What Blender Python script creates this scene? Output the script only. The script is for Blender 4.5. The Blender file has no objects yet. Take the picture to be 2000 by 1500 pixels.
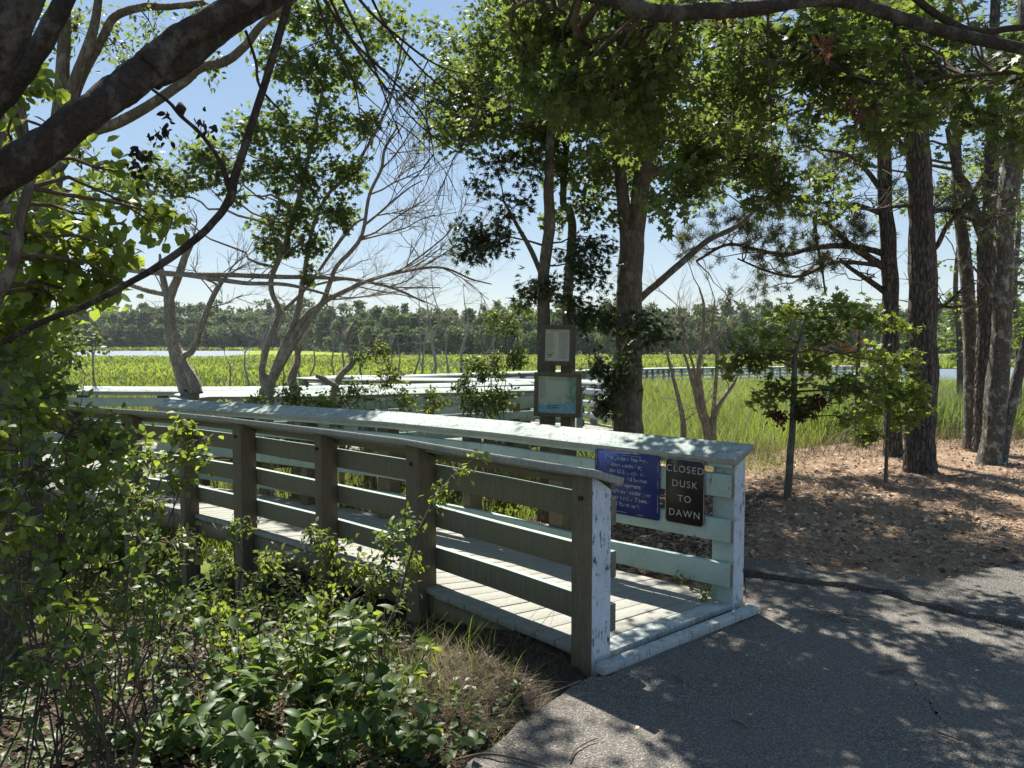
import bpy, math, random
import numpy as np
from mathutils import Vector, Matrix
R = math.radians
scn = bpy.context.scene
rng = np.random.default_rng(7)
random.seed(7)

# ------------------------------------------------------------------ camera, sky, sun, exposure
FPX, EYE, HOR = 1500.0, 1.6, 666.0            # focal length in px of the 2000 px wide photo, eye height, horizon row
PITCH = math.atan((750 - HOR) / FPX)
cam = bpy.data.cameras.new("camera"); co = bpy.data.objects.new("camera", cam)
scn.collection.objects.link(co)
co.location = (0, 0, EYE); co.rotation_euler = (math.pi / 2 - PITCH, 0, 0)
cam.sensor_width = 36; cam.lens = 36 * FPX / 2000; cam.clip_start = .05; cam.clip_end = 3000
scn.camera = co
SUN_EL, SUN_AZ = 57, -17                      # azimuth clockwise from +Y
S = Vector((math.sin(R(SUN_AZ)) * math.cos(R(SUN_EL)), math.cos(R(SUN_AZ)) * math.cos(R(SUN_EL)), math.sin(R(SUN_EL))))
w = bpy.data.worlds.new("World"); scn.world = w; w.use_nodes = True
nt = w.node_tree; sky = nt.nodes.new('ShaderNodeTexSky'); sky.sky_type = 'NISHITA'; sky.sun_disc = False
sky.sun_elevation = R(SUN_EL); sky.sun_rotation = R(SUN_AZ); sky.air_density = 1.0; sky.dust_density = .1; sky.ozone_density = 1.6
gm_ = nt.nodes.new('ShaderNodeGamma'); gm_.inputs[1].default_value = .42; hs = nt.nodes.new('ShaderNodeHueSaturation'); hs.inputs['Saturation'].default_value = 1.5; hs.inputs['Value'].default_value = .82
nt.links.new(sky.outputs[0], gm_.inputs[0]); nt.links.new(gm_.outputs[0], hs.inputs['Color'])
tn = nt.nodes.new('ShaderNodeMix'); tn.data_type = 'RGBA'; tn.blend_type = 'MULTIPLY'; tn.inputs[0].default_value = 1; tn.inputs[7].default_value = (.96, 1.0, 1.07, 1); nt.links.new(hs.outputs[0], tn.inputs[6])
nt.links.new(tn.outputs[2], nt.nodes['Background'].inputs[0]); nt.nodes['Background'].inputs[1].default_value = .15
sl = bpy.data.lights.new("sun", 'SUN'); sl.energy = 4.4; sl.angle = R(.53); sl.color = (1, .95, .86)
so = bpy.data.objects.new("sun", sl); scn.collection.objects.link(so); so.rotation_euler = S.to_track_quat('Z', 'Y').to_euler()
scn.view_settings.view_transform = 'Standard'; scn.view_settings.look = 'None'; scn.view_settings.gamma = 1
scn.view_settings.exposure = 1.5
scn.cycles.max_bounces = 12; scn.cycles.diffuse_bounces = 8; scn.cycles.transmission_bounces = 6
scn.cycles.use_denoising = True

# ------------------------------------------------------------------ helpers
def ray(px, py):
    x = (px - 1000) / FPX; y = -(py - 750) / FPX; c, s = math.cos(PITCH), math.sin(PITCH)
    return np.array((x, c + y * s, -s + y * c))
def P(px, py, d):
    r = ray(px, py); t = d / r[1]; return np.array((r[0] * t, d, EYE + r[2] * t))
def G(px, py, z=0.0):
    r = ray(px, py); t = (z - EYE) / r[2]; return np.array((r[0] * t, r[1] * t, z))
def nrm(a):
    a = np.asarray(a, float); return a / np.maximum(np.linalg.norm(a, axis=-1, keepdims=True), 1e-9)
def sstep(a, b, x):
    t = np.clip((x - a) / (b - a), 0, 1); return t * t * (3 - 2 * t)

class MB:
    def __init__(s): s.v = []; s.f = []; s.n = 0; s.tone = []
    def add(s, v, f, mat=0, tone=.5):
        v = np.asarray(v, float).reshape(-1, 3); f = np.asarray(f, dtype=np.int64)
        s.f.append((f + s.n, mat)); s.v.append(v); s.n += len(v)
        s.tone.append(np.full(len(v), tone, float) if np.isscalar(tone) else np.asarray(tone, float))
    def box(s, c, ax, half, mat=0, tone=.5, mats=None):
        c = np.asarray(c, float); ax = np.asarray(ax, float); o = []
        for i in (-1, 1):
            for j in (-1, 1):
                for k in (-1, 1): o.append(c + ax[0] * i * half[0] + ax[1] * j * half[1] + ax[2] * k * half[2])
        F = [(0, 1, 3, 2), (4, 6, 7, 5), (0, 4, 5, 1), (2, 3, 7, 6), (0, 2, 6, 4), (1, 5, 7, 3)]  # -x +x -y +y -z +z
        if mats is None: s.add(o, F, mat, tone)
        else:
            s.add(o, [F[0]], mats[0], tone); b = s.n - 8
            for q in range(1, 6): s.f.append((np.array([F[q]]) + b, mats[q]))
    def tube(s, pts, rad, sides=6, mat=0, tone=.5, wob=0.0, cap=True):
        pts = np.asarray(pts, float); n = len(pts); rad = np.broadcast_to(np.asarray(rad, float), (n,))
        t = np.zeros_like(pts); t[1:-1] = pts[2:] - pts[:-2]; t[0] = pts[1] - pts[0]; t[-1] = pts[-1] - pts[-2]; t = nrm(t)
        ref = np.array((0, 0, 1.)) if abs(t[0][2]) < .9 else np.array((1., 0, 0))
        a = nrm(np.cross(t[0], ref)); A = [a]
        for i in range(1, n):
            a = A[-1] - t[i] * np.dot(A[-1], t[i]); A.append(nrm(a))
        A = np.array(A); B = np.cross(t, A)
        th = np.linspace(0, 2 * math.pi, sides, endpoint=False)
        ca, sa = np.cos(th)[None, :, None], np.sin(th)[None, :, None]
        rr = rad[:, None, None]
        if wob:
            wz = rng.normal(size=(n, sides, 1))
            for _ in range(2): wz = (wz + .7 * np.roll(wz, 1, 0) + .7 * np.roll(wz, -1, 0)) / 1.7
            rr = rr * (1 + wob * wz + wob * 1.3 * rng.normal(size=(1, sides, 1)))
        V = pts[:, None] + rr * (ca * A[:, None] + sa * B[:, None])
        idx = np.arange(n * sides).reshape(n, sides); nx = np.roll(idx, -1, 1)
        F = np.stack([idx[:-1], nx[:-1], nx[1:], idx[1:]], -1).reshape(-1, 4)
        s.add(V.reshape(-1, 3), F, mat, tone)
        if cap and sides > 3: s.f.append((np.array([list(idx[-1])]) + s.n - n * sides, mat)); s.f.append((np.array([list(idx[0][::-1])]) + s.n - n * sides, mat))
    def build(s, name, mats, parent=None, smooth=False, bevel=0, loc=None):
        me = bpy.data.meshes.new(name)
        if s.n:
            v = np.concatenate(s.v).astype(np.float32)
            if parent is not None: v = v - np.array(parent.location, dtype=np.float32)
            elif loc is not None: v = v - np.array(loc, dtype=np.float32)
            lp = np.concatenate([f.reshape(-1) for f, _ in s.f]).astype(np.int32)
            ln = np.concatenate([np.full(len(f), f.shape[1]) for f, _ in s.f]).astype(np.int32)
            mi = np.concatenate([np.full(len(f), m) for f, m in s.f]).astype(np.int32)
            st = np.concatenate([[0], np.cumsum(ln)[:-1]]).astype(np.int32)
            me.vertices.add(len(v)); me.vertices.foreach_set('co', v.reshape(-1))
            me.loops.add(len(lp)); me.loops.foreach_set('vertex_index', lp)
            me.polygons.add(len(ln)); me.polygons.foreach_set('loop_start', st); me.polygons.foreach_set('loop_total', ln)
            me.polygons.foreach_set('material_index', mi)
            if smooth: me.polygons.foreach_set('use_smooth', np.ones(len(ln), bool))
            at = me.attributes.new('tone', 'FLOAT', 'POINT'); at.data.foreach_set('value', np.concatenate(s.tone).astype(np.float32))
            me.update(calc_edges=True); me.validate()
        for m in (mats if isinstance(mats, (list, tuple)) else [mats]): me.materials.append(m)
        o = bpy.data.objects.new(name, me); scn.collection.objects.link(o)
        if parent is not None: o.parent = parent
        elif loc is not None: o.location = loc
        if bevel:
            b = o.modifiers.new('b', 'BEVEL'); b.width = bevel; b.segments = 2; b.limit_method = 'ANGLE'
        return o
def tag(o, label=None, cat=None, group=None, kind=None):
    for k, v in (('label', label), ('category', cat), ('group', group), ('kind', kind)):
        if v: o[k] = v
    return o
def empty(name, loc, label, cat, group=None):
    o = bpy.data.objects.new(name, None); scn.collection.objects.link(o); o.location = [float(q) for q in loc]
    o.empty_display_size = .2
    return tag(o, label, cat, group)

def smooth_path(pts, k=5):
    pts = np.asarray(pts, float)
    if len(pts) < 3: k2 = max(k, 2); t = np.linspace(0, 1, k2 + 1)[:, None]; return pts[0] * (1 - t) + pts[-1] * t
    p = np.vstack([2 * pts[0] - pts[1], pts, 2 * pts[-1] - pts[-2]]); out = []
    for i in range(1, len(p) - 2):
        for j in range(k):
            t = j / k
            out.append(.5 * (2 * p[i] + (p[i + 1] - p[i - 1]) * t + (2 * p[i - 1] - 5 * p[i] + 4 * p[i + 1] - p[i + 2]) * t * t + (3 * p[i] - p[i - 1] - 3 * p[i + 1] + p[i + 2]) * t ** 3))
    out.append(p[-2]); return np.array(out)
def wiggle(a, b, n, amp, sag=0):
    a, b = np.asarray(a, float), np.asarray(b, float); t = np.linspace(0, 1, n)[:, None]
    L = np.linalg.norm(b - a); off = np.cumsum(rng.normal(size=(n, 3)), 0); off -= off[0] + (off[-1] - off[0]) * t
    p = a * (1 - t) + b * t + off * amp * L / math.sqrt(n); p[:, 2] += sag * L * np.sin(t[:, 0] * math.pi)
    return p

# ------------------------------------------------------------------ materials
class N:
    def __init__(s, name):
        s.m = bpy.data.materials.new(name); s.m.use_nodes = True; s.t = s.m.node_tree; s.t.nodes.clear()
        s.out = s.n('ShaderNodeOutputMaterial')
    def n(s, ty, **kw):
        q = s.t.nodes.new(ty)
        for k, v in kw.items(): setattr(q, k, v)
        return q
    def l(s, a, b): s.t.links.new(a, b)
    def coord(s, scale=(1, 1, 1), kind='Object', rot=(0, 0, 0)):
        if kind == 'Pos': g = s.n('ShaderNodeNewGeometry').outputs['Position']
        else: g = s.n('ShaderNodeTexCoord').outputs[kind]
        m = s.n('ShaderNodeMapping'); m.inputs['Scale'].default_value = scale; m.inputs['Rotation'].default_value = rot
        s.l(g, m.inputs[0]); return m.outputs[0]
    def noise(s, vec, scale, detail=4, rough=.6, dist=0):
        q = s.n('ShaderNodeTexNoise'); q.inputs['Scale'].default_value = scale; q.inputs['Detail'].default_value = detail
        q.inputs['Roughness'].default_value = rough; q.inputs['Distortion'].default_value = dist; s.l(vec, q.inputs['Vector']); return q.outputs[0]
    def vor(s, vec, scale, feature='F1', out='Distance'):
        q = s.n('ShaderNodeTexVoronoi'); q.feature = feature; q.inputs['Scale'].default_value = scale; s.l(vec, q.inputs['Vector']); return q.outputs[out]
    def ramp(s, fac, stops):
        q = s.n('ShaderNodeValToRGB'); e = q.color_ramp.elements
        while len(e) < len(stops): e.new(.5)
        for i, (p, c) in enumerate(stops):
            e[i].position = p; e[i].color = (*c, 1) if not np.isscalar(c) else (c, c, c, 1)
        s.l(fac, q.inputs[0]); return q.outputs[0]
    def mix(s, fac, a, b, mode='MIX'):
        q = s.n('ShaderNodeMix'); q.data_type = 'RGBA'; q.blend_type = mode
        for i, v in ((0, fac), (6, a), (7, b)):
            if isinstance(v, bpy.types.NodeSocket): s.l(v, q.inputs[i])
            else: q.inputs[i].default_value = v if i == 0 else (*v, 1)
        return q.outputs[2]
    def math(s, op, a, b=0.0):
        q = s.n('ShaderNodeMath', operation=op)
        for i, v in ((0, a), (1, b)):
            if isinstance(v, bpy.types.NodeSocket): s.l(v, q.inputs[i])
            else: q.inputs[i].default_value = v
        return q.outputs[0]
    def attr(s, name='tone'): return s.n('ShaderNodeAttribute', attribute_name=name).outputs['Fac']
    def bump(s, h, dist, strength=1):
        q = s.n('ShaderNodeBump'); q.inputs['Distance'].default_value = dist; q.inputs['Strength'].default_value = strength; s.l(h, q.inputs['Height']); return q.outputs[0]
    def princ(s, col, rough=.8, normal=None, spec=.3, metal=0):
        q = s.n('ShaderNodeBsdfPrincipled')
        if isinstance(col, bpy.types.NodeSocket): s.l(col, q.inputs['Base Color'])
        else: q.inputs['Base Color'].default_value = (*col, 1)
        if isinstance(rough, bpy.types.NodeSocket): s.l(rough, q.inputs['Roughness'])
        else: q.inputs['Roughness'].default_value = rough
        q.inputs['Specular IOR Level'].default_value = spec; q.inputs['Metallic'].default_value = metal
        if normal is not None: s.l(normal, q.inputs['Normal'])
        return q.outputs[0]
    def done(s, sh): s.l(sh, s.out.inputs[0]); return s.m

def leaf_mat(name, dark, light, trans, tw=.45, rough=.45, spec=.4):
    n = N(name); t = n.attr(); col = n.ramp(t, [(0, dark), (.6, tuple((a + b) / 2 for a, b in zip(dark, light))), (1, light)])
    col = n.mix(n.ramp(n.noise(n.coord((1, 1, 1), 'Pos'), 45, 3, .6), [(.35, .55), (.6, 0.0)]), col, tuple(.62 * a + .02 for a in dark))
    p = n.princ(col, rough, spec=spec)
    tr = n.n('ShaderNodeBsdfTranslucent'); n.l(n.mix(t, tuple(.6 * q for q in trans), trans), tr.inputs[0])
    mx = n.n('ShaderNodeMixShader'); mx.inputs[0].default_value = tw; n.l(p, mx.inputs[1]); n.l(tr.outputs[0], mx.inputs[2])
    return n.done(mx.outputs[0])
M = {}
M['maple'] = leaf_mat('maple_leaf', (.04, .062, .024), (.12, .165, .05), (.26, .35, .06), .46, .5, .3)
M['oak'] = leaf_mat('oak_leaf', (.026, .042, .018), (.06, .09, .032), (.10, .15, .03), .32, .35)
M['bright'] = leaf_mat('vine_leaf', (.08, .13, .03), (.17, .23, .05), (.38, .48, .06), .5)
M['shrub'] = leaf_mat('shrub_leaf', (.045, .075, .025), (.12, .17, .05), (.25, .34, .06), .42)
M['broad'] = leaf_mat('broad_leaf', (.05, .09, .035), (.12, .19, .06), (.25, .36, .05), .4, .46, .3)
M['yellow'] = leaf_mat('yellowish_leaf', (.09, .13, .025), (.16, .2, .035), (.36, .42, .05), .45)
M['brown'] = leaf_mat('dead_leaf', (.06, .028, .014), (.16, .07, .035), (.18, .07, .03), .3, .7)
M['needle'] = leaf_mat('pine_needle', (.035, .05, .022), (.10, .12, .05), (.14, .17, .05), .3)
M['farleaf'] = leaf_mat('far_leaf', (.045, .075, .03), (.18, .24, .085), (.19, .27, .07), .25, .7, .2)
M['grass'] = leaf_mat('marsh_blade', (.085, .13, .022), (.19, .235, .04), (.33, .41, .05), .45, .5)
M['withered'] = leaf_mat('withered_leaf', (.012, .009, .008), (.03, .022, .018), (.03, .02, .01), .1, .8)
M['drygrass'] = leaf_mat('dry_blade', (.08, .06, .035), (.20, .155, .09), (.2, .16, .08), .25, .7)

def bark(name, c0, c1, c2=None, scale=1, furrow=1.0, stretch=.22, dist=.012, lichen=0):
    n = N(name); v = n.coord((1, 1, stretch)); nz = n.noise(v, 26 * scale, 5, .65, .6)
    vo = n.vor(v, 15 * scale, 'DISTANCE_TO_EDGE'); h = n.math('ADD', n.math('MULTIPLY', n.ramp(vo, [(0, 0.0), (.25, 1.0)]), furrow), nz)
    col = n.ramp(nz, [(.25, c0), (.7, c1)])
    col = n.mix(n.math('MULTIPLY', n.ramp(vo, [(0, 1.0), (.16, 0.0)]), .55 * furrow), col, tuple(q * .45 for q in c0))
    if lichen:
        l = n.ramp(n.noise(n.coord((1, 1, .8)), 9, 5, .7), [(.52, 0.0), (.62, 1.0)]); col = n.mix(n.math('MULTIPLY', l, lichen), col, c2)
    return n.done(n.princ(col, .9, n.bump(h, dist), .15))
M['bark_pine'] = bark('pine_bark', (.06, .052, .047), (.18, .16, .145), (.24, .24, .20), 1.5, 1.2, .32, .03, .35)
M['bark_grey'] = bark('grey_bark', (.07, .062, .05), (.18, .16, .13), (.30, .30, .25), 1.7, .5, .2, .012, .5)
M['bark_dark'] = bark('dark_bark', (.022, .019, .016), (.065, .057, .048), (.13, .13, .11), 2.4, .22, .8, .016, .6)
M['bark_lichen'] = bark('lichen_bark', (.06, .055, .045), (.15, .14, .12), (.34, .35, .30), 2, .6, .3, .012, .8)
M['dead'] = bark('dead_wood', (.12, .10, .08), (.40, .36, .31), (.46, .42, .36), 2.2, .5, .25, .016, .6)
M['twig'] = bark('twig_bark', (.055, .04, .03), (.14, .11, .085), None, 3, .2, .3, .003)
M['snag'] = bark('weathered_snag', (.16, .15, .14), (.34, .32, .30), None, 1, .3, .1, .01)

def wood(name, c0, c1, algae=None, am=.5, paint=None, pcov=.5, pscale=6.0, dist=.0025, rough=.85):
    n = N(name); v = n.coord((1, 1, 1), 'Object')
    at = n.attr(); gr = n.noise(n.coord((14, 14, 1.2), 'Object'), 5, 5, .65); big = n.noise(v, 2.3, 4, .6)
    fine = n.noise(v, 70, 3, .7)
    col = n.ramp(n.math('ADD', n.math('MULTIPLY', gr, .6), n.math('MULTIPLY', fine, .4)), [(.3, c0), (.68, c1)])
    col = n.mix(n.math('MULTIPLY', n.math('ABSOLUTE', n.math('SUBTRACT', at, .5)), 1.1), col, tuple(.55 * (a + b) * .9 for a, b in zip(c0, c1)))
    if algae: col = n.mix(n.math('MULTIPLY', n.ramp(n.noise(v, 5, 6, .7), [(.35, 0.0), (.62, 1.0)]), am), col, algae)
    h = n.math('ADD', gr, n.math('MULTIPLY', fine, .5)); rg = rough
    if paint:
        k = n.noise(v, pscale, 7, .72, .3); k2 = n.noise(n.coord((1, 1, .12)), pscale * 5, 5, .75)
        f = n.ramp(n.math('ADD', n.math('MULTIPLY', k, .45), n.math('MULTIPLY', k2, .55)), [(pcov - .012, 0.0), (pcov + .012, 1.0)])
        dirt = n.ramp(n.noise(v, 3.0, 6, .7), [(.35, tuple(q * .72 for q in paint)), (.65, paint)])
        dirt = n.mix(n.math('MULTIPLY', n.ramp(fine, [(.4, 1.0), (.6, 0.0)]), .22), dirt, tuple(q * .5 for q in paint))
        col = n.mix(f, col, dirt); h = n.math('ADD', n.math('MULTIPLY', h, .5), f)
    return n.done(n.princ(col, rg, n.bump(h, dist), .25))
M['post_wood'] = wood('weathered_post_wood', (.075, .058, .038), (.20, .16, .11), (.14, .13, .07), .5)
M['rail_wood'] = wood('algae_stained_board', (.11, .098, .07), (.23, .21, .16), (.17, .168, .085), .55)
M['rail_paint'] = wood('pale_green_paint', (.12, .12, .10), (.25, .25, .21), None, 0, (.37, .465, .415), .40, 5.0)
M['cap_paint'] = wood('worn_cap_paint', (.15, .14, .12), (.33, .32, .28), (.2, .22, .14), .3, (.38, .445, .41), .44, 14.0)
M['white_peel'] = wood('peeling_white_paint', (.04, .035, .03), (.12, .10, .08), None, 0, (.62, .68, .72), .43, 16.0, .003)
M['cap_edge'] = wood('cap_edge_wood', (.17, .17, .15), (.38, .38, .35), (.16, .16, .11), .4)
M['far_paint'] = wood('skylit_pale_paint', (.3, .3, .28), (.42, .42, .4), None, 0, (.62, .68, .68), .36, 5.0)  # paint of the far boards, with light from the sky put into its colour
M['deck'] = wood('deck_plank_wood', (.19, .185, .165), (.36, .355, .33), (.19, .2, .14), .35)
M['sill_paint'] = wood('scuffed_sill_paint', (.22, .22, .2), (.36, .36, .33), None, 0, (.44, .50, .50), .47, 10.0, .0008)
M['box_wood'] = wood('brown_frame_wood', (.08, .06, .035), (.19, .145, .09), (.12, .115, .06), .35)
M['box_grey'] = wood('grey_frame_wood', (.055, .048, .042), (.13, .115, .10))
def flat(name, c, rough=.6, spec=.3, metal=0, var=.15, sc=20):
    n = N(name); f = n.noise(n.coord(), sc, 4, .6)
    return n.done(n.princ(n.mix(f, tuple(q * (1 - var) for q in c), tuple(min(1, q * (1 + var)) for q in c)), rough, None, spec, metal))
M['bolt'] = flat('rusty_bolt', (.05, .035, .03), .6, .4, .6)
M['sign_blue'] = flat('faded_blue_sheet', (.006, .016, .115), .45, .5, 0, .25, 5)
M['sign_brown'] = flat('dark_brown_sheet', (.014, .009, .006), .5, .4, 0, .3, 6)
M['sign_edge'] = flat('worn_sign_edge', (.22, .22, .19), .6, .3)
def worn_letter(name, c, under, cov, sc=22):
    n = N(name); f = n.ramp(n.noise(n.coord(), sc, 5, .7), [(cov - .03, 0.0), (cov + .03, 1.0)])
    return n.done(n.princ(n.mix(f, under, c), .55))
M['let_blue'] = worn_letter('peeling_letters', (.30, .34, .36), (.008, .02, .10), .465, 34)
M['let_brown'] = worn_letter('scuffed_letters', (.30, .29, .26), (.12, .11, .09), .40, 14)
M['paper'] = flat('yellowed_paper', (.40, .41, .32), .5, .4, 0, .12, 8)
M['ink'] = flat('faded_ink', (.13, .14, .11), .7, .2)
M['ink_dark'] = flat('dark_blue_ink', (.02, .05, .09), .7)

# asphalt
def asphalt(name, base):
    n = N(name); v = n.coord((1, 1, 1), 'Pos'); f = n.vor(v, 210, 'F1', 'Color'); sep = n.n('ShaderNodeSeparateColor'); n.l(f, sep.inputs[0])
    big = n.noise(v, 1.4, 5, .65); fine = n.noise(v, 160, 3, .7)
    c = n.ramp(sep.outputs[0], [(0, tuple(q * .4 for q in base)), (.6, base), (.86, tuple(q * 1.8 for q in base)), (1, (.32, .31, .28))])
    c = n.mix(n.ramp(big, [(.35, 0.0), (.7, .55)]), c, (.17, .155, .135))
    return n.done(n.princ(c, .88, n.bump(n.math('ADD', n.vor(v, 110), n.math('MULTIPLY', fine, .6)), .006), .25))
M['asphalt'] = asphalt('old_asphalt', (.118, .108, .094)); M['asphalt2'] = asphalt('dark_asphalt_patch', (.088, .081, .071))
# ground: attribute 'tone' 0 = forest floor, .5 = marsh, 1 = far marsh
n = N('ground_soil'); v = n.coord((1, 1, 1), 'Pos'); t = n.attr()
f1 = n.noise(v, 6, 6, .7); f2 = n.noise(v, 45, 5, .75); f3 = n.vor(n.coord((1, 3.2, 1), 'Pos', (0, 0, .5)), 55)
fl = n.ramp(n.math('ADD', n.math('MULTIPLY', f2, .6), n.math('MULTIPLY', f3, .5)), [(.28, (.10, .065, .042)), (.5, (.30, .205, .135)), (.72, (.52, .40, .29))])
fl = n.mix(n.ramp(f1, [(.4, 0.0), (.62, .5)]), fl, (.27, .18, .12))
mg = n.ramp(n.noise(n.coord((.02, .11, 1), 'Pos'), 1, 5, .6), [(.35, (.16, .22, .03)), (.52, (.22, .27, .035)), (.7, (.29, .27, .05))])
mg = n.mix(n.ramp(n.noise(v, 3, 5, .8), [(.3, .5), (.7, 0.0)]), mg, (.09, .13, .02))
mud = n.ramp(n.noise(v, 3, 5, .7), [(.3, (.10, .14, .03)), (.7, (.18, .22, .05))])
soil = n.ramp(f2, [(.3, (.022, .016, .012)), (.6, (.075, .055, .042)), (.8, (.17, .125, .095))]); fl = n.mix(n.ramp(t, [(.03, 0.0), (.09, 1.0)]), fl, soil)
c = n.mix(n.ramp(t, [(.15, 0.0), (.4, 1.0)]), fl, mud); c = n.mix(n.ramp(t, [(.6, 0.0), (.95, 1.0)]), c, mg)
M['ground'] = n.done(n.princ(c, .95, n.bump(n.math('ADD', f2, f3), .012), .1))
n = N('pond_water'); v = n.coord((1, 1, 1), 'Pos'); h = n.noise(n.coord((.5, 1.6, 1), 'Pos'), 1.2, 5, .65)
M['water'] = n.done(n.princ(n.ramp(h, [(.3, (.06, .09, .12)), (.7, (.16, .21, .25))]), .6, n.bump(h, .5), .25))

# ------------------------------------------------------------------ terrain
MZ = -1.9
def in_water(x, y):
    edge = 152 + 5 * np.sin(x * .05) + 4 * np.sin(x * .013 + 1)
    a = sstep(0, 10, y - edge) * sstep(0, 10, 292 - y) * sstep(0, 12, -(x + .335 * y) + 2 * np.sin(y * .1))
    b = sstep(0, 5, y - 58 - 3 * np.sin(x * .1)) * sstep(0, 6, 104 - y) * sstep(0, 5, x - .43 * y)
    c = sstep(0, 3, 3 - np.hypot((x + 62) / 9, (y - 112) / 6)) * 0
    return np.maximum(a, b)
def height(x, y):
    x = np.asarray(x, float); y = np.asarray(y, float)
    a = (x - .38) * -.72 + (y - 3.7) * .69
    z1 = -.175 * np.maximum(0, a - .5)
    z1 = np.where(x > .2 + 0 * y, np.minimum(0, z1 * np.clip(1.6 - x * .9, 0, 1)), z1)
    bank = y - np.where(x > 0, 8.3 + .62 * x, 8.3 + .1 * x)
    bank = np.where(x > 6, y - 12.0 - .05 * (x - 6), bank)
    z2 = MZ * sstep(0, 5.5, bank)
    z = np.maximum(np.minimum(z1, z2), MZ)
    z = z + .03 * np.sin(x * 2.1 + 1) * np.sin(y * 1.7) * sstep(0, 2, np.abs(z) + np.hypot(x - 3, y - 8) * .1) * (y < 60)
    z = z - .9 * in_water(x, y)
    z = z - .05 * sstep(-.35, 0, x - (-.16 + (y - 2.8) * .72)) * sstep(5.6, 5.2, y)
    z = z + 3.2 * sstep(290, 330, y) + 8 * sstep(330, 640, y)
    return z
def hgt(x, y): return float(height(x, y))
rs = np.concatenate([[0], np.geomspace(.5, 40, 190), np.geomspace(41, 640, 150)])
th = np.linspace(0, 2 * math.pi, 420, endpoint=False)
# angles denser toward the view
th = th + .55 * np.sin(2 * th + math.pi) * .0
X = rs[:, None] * np.sin(th)[None]; Y = rs[:, None] * np.cos(th)[None]
Z = height(X, Y) + .012 * rng.normal(size=X.shape) * (rs[:, None] < 15) * (rs[:, None] > .6)
zone = sstep(-.15, -1.3, Z); zone = zone * .5 + .5 * sstep(25, 60, Y + 0 * X)
zone = np.where(Y > 270, .5, zone)
zone = np.where((Z > MZ + .3) & (Y < 100), np.minimum(zone, .5 * sstep(-.3, -1.2, Z)), zone)
zone = np.where((zone < .1) & (Y < 9), np.maximum(zone, .1 * sstep(.35, -.1, X - (Y - 3.0) * .55)), zone)
b = MB(); idx = np.arange(X.size).reshape(X.shape); nx = np.roll(idx, -1, 1)
b.add(np.stack([X, Y, Z], -1).reshape(-1, 3), np.stack([idx[:-1], idx[1:], nx[1:], nx[:-1]], -1).reshape(-1, 4), 0, zone.reshape(-1))
tag(b.build('ground', M['ground'], smooth=True), kind='structure')
b = MB(); b.add([(-900, 100, -2.02), (60, 100, -2.02), (60, 300, -2.02), (-900, 300, -2.02)], [(0, 1, 2, 3)])
b.add([(15, 50, -2.02), (400, 50, -2.02), (400, 112, -2.02), (15, 112, -2.02)], [(0, 1, 2, 3)])
tag(b.build('pond', M['water']), kind='structure')

# asphalt path
def slab(name, mat, poly, z, drop, jit=.03, mid=10):
    poly = [np.array(q[:2], float) for q in poly]; out = []
    for i in range(len(poly)):
        a, c = poly[i], poly[(i + 1) % len(poly)]; L = np.linalg.norm(c - a); k = max(1, int(L / .09)) if L < 12 else 4
        for j in range(k):
            q = a + (c - a) * j / k
            if L < 12: q = q + rng.normal(size=2) * jit
            out.append((*q, z + .003 * rng.normal()))
    out = np.array(out); nn = len(out); lo = out.copy(); lo[:, 2] -= drop; lo[:, :2] += nrm(lo[:, :2] - out[:, :2].mean(0)) * .015
    m = MB(); m.add(out, [list(range(nn))]); m.add(np.vstack([out, lo]), [(i, i + nn, (i + 1) % nn + nn, (i + 1) % nn) for i in range(nn)])
    o = m.build(name, mat); return tag(o, kind='structure')
g = lambda px, py: G(px, py, .012)[:2]
slab('asphalt_path', M['asphalt'], [g(895, 1505), g(1040, 1392), g(1120, 1340), g(1185, 1318), g(1455, 1182), g(1457, 1128), g(1560, 1140), g(1650, 1150), g(1735, 1163), g(1800, 1183), g(1880, 1205), g(2000, 1232), g(2300, 1300), (8, 2), (8, -4), (-.9, -4), (-.6, 1.6)], .012, .12, .008)
slab('asphalt_edge_slab', M['asphalt2'], [g(1456, 1118), g(1560, 1135), g(1650, 1145), g(1735, 1158), g(1800, 1177), g(1880, 1200), g(2000, 1226), g(2300, 1290), (9, 3), (9, 5.6), g(2100, 1090), g(2000, 1104), g(1900, 1122), g(1830, 1140), g(1750, 1138), g(1700, 1120), g(1620, 1122), g(1560, 1102), g(1500, 1100), g(1440, 1088)], .034, .12, .022)
# crack in the asphalt: a thin dark open seam
m = MB()
for pl in ([(1530, 1200), (1590, 1220), (1650, 1238), (1700, 1255), (1745, 1270), (1770, 1310), (1790, 1345), (1820, 1380), (1835, 1410)], [(1560, 1155), (1600, 1160), (1650, 1164)]):
    q = np.array([[*g(*p), .0135] for p in pl]); q = smooth_path(q, 8); q[:, :2] += rng.normal(size=(len(q), 2)) * .006
    wd = np.abs(rng.normal(size=len(q))) * .004 + .002; L = q.copy(); L[:, 1] += wd; Rr = q.copy(); Rr[:, 1] -= wd; k = len(q)
    m.add(np.vstack([L, Rr]), [(i, i + k, i + k + 1, i + 1) for i in range(k - 1)])
tag(m.build('pavement_crack', flat('dark_crevice', (.012, .011, .01), .95)), kind='structure')

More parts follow.
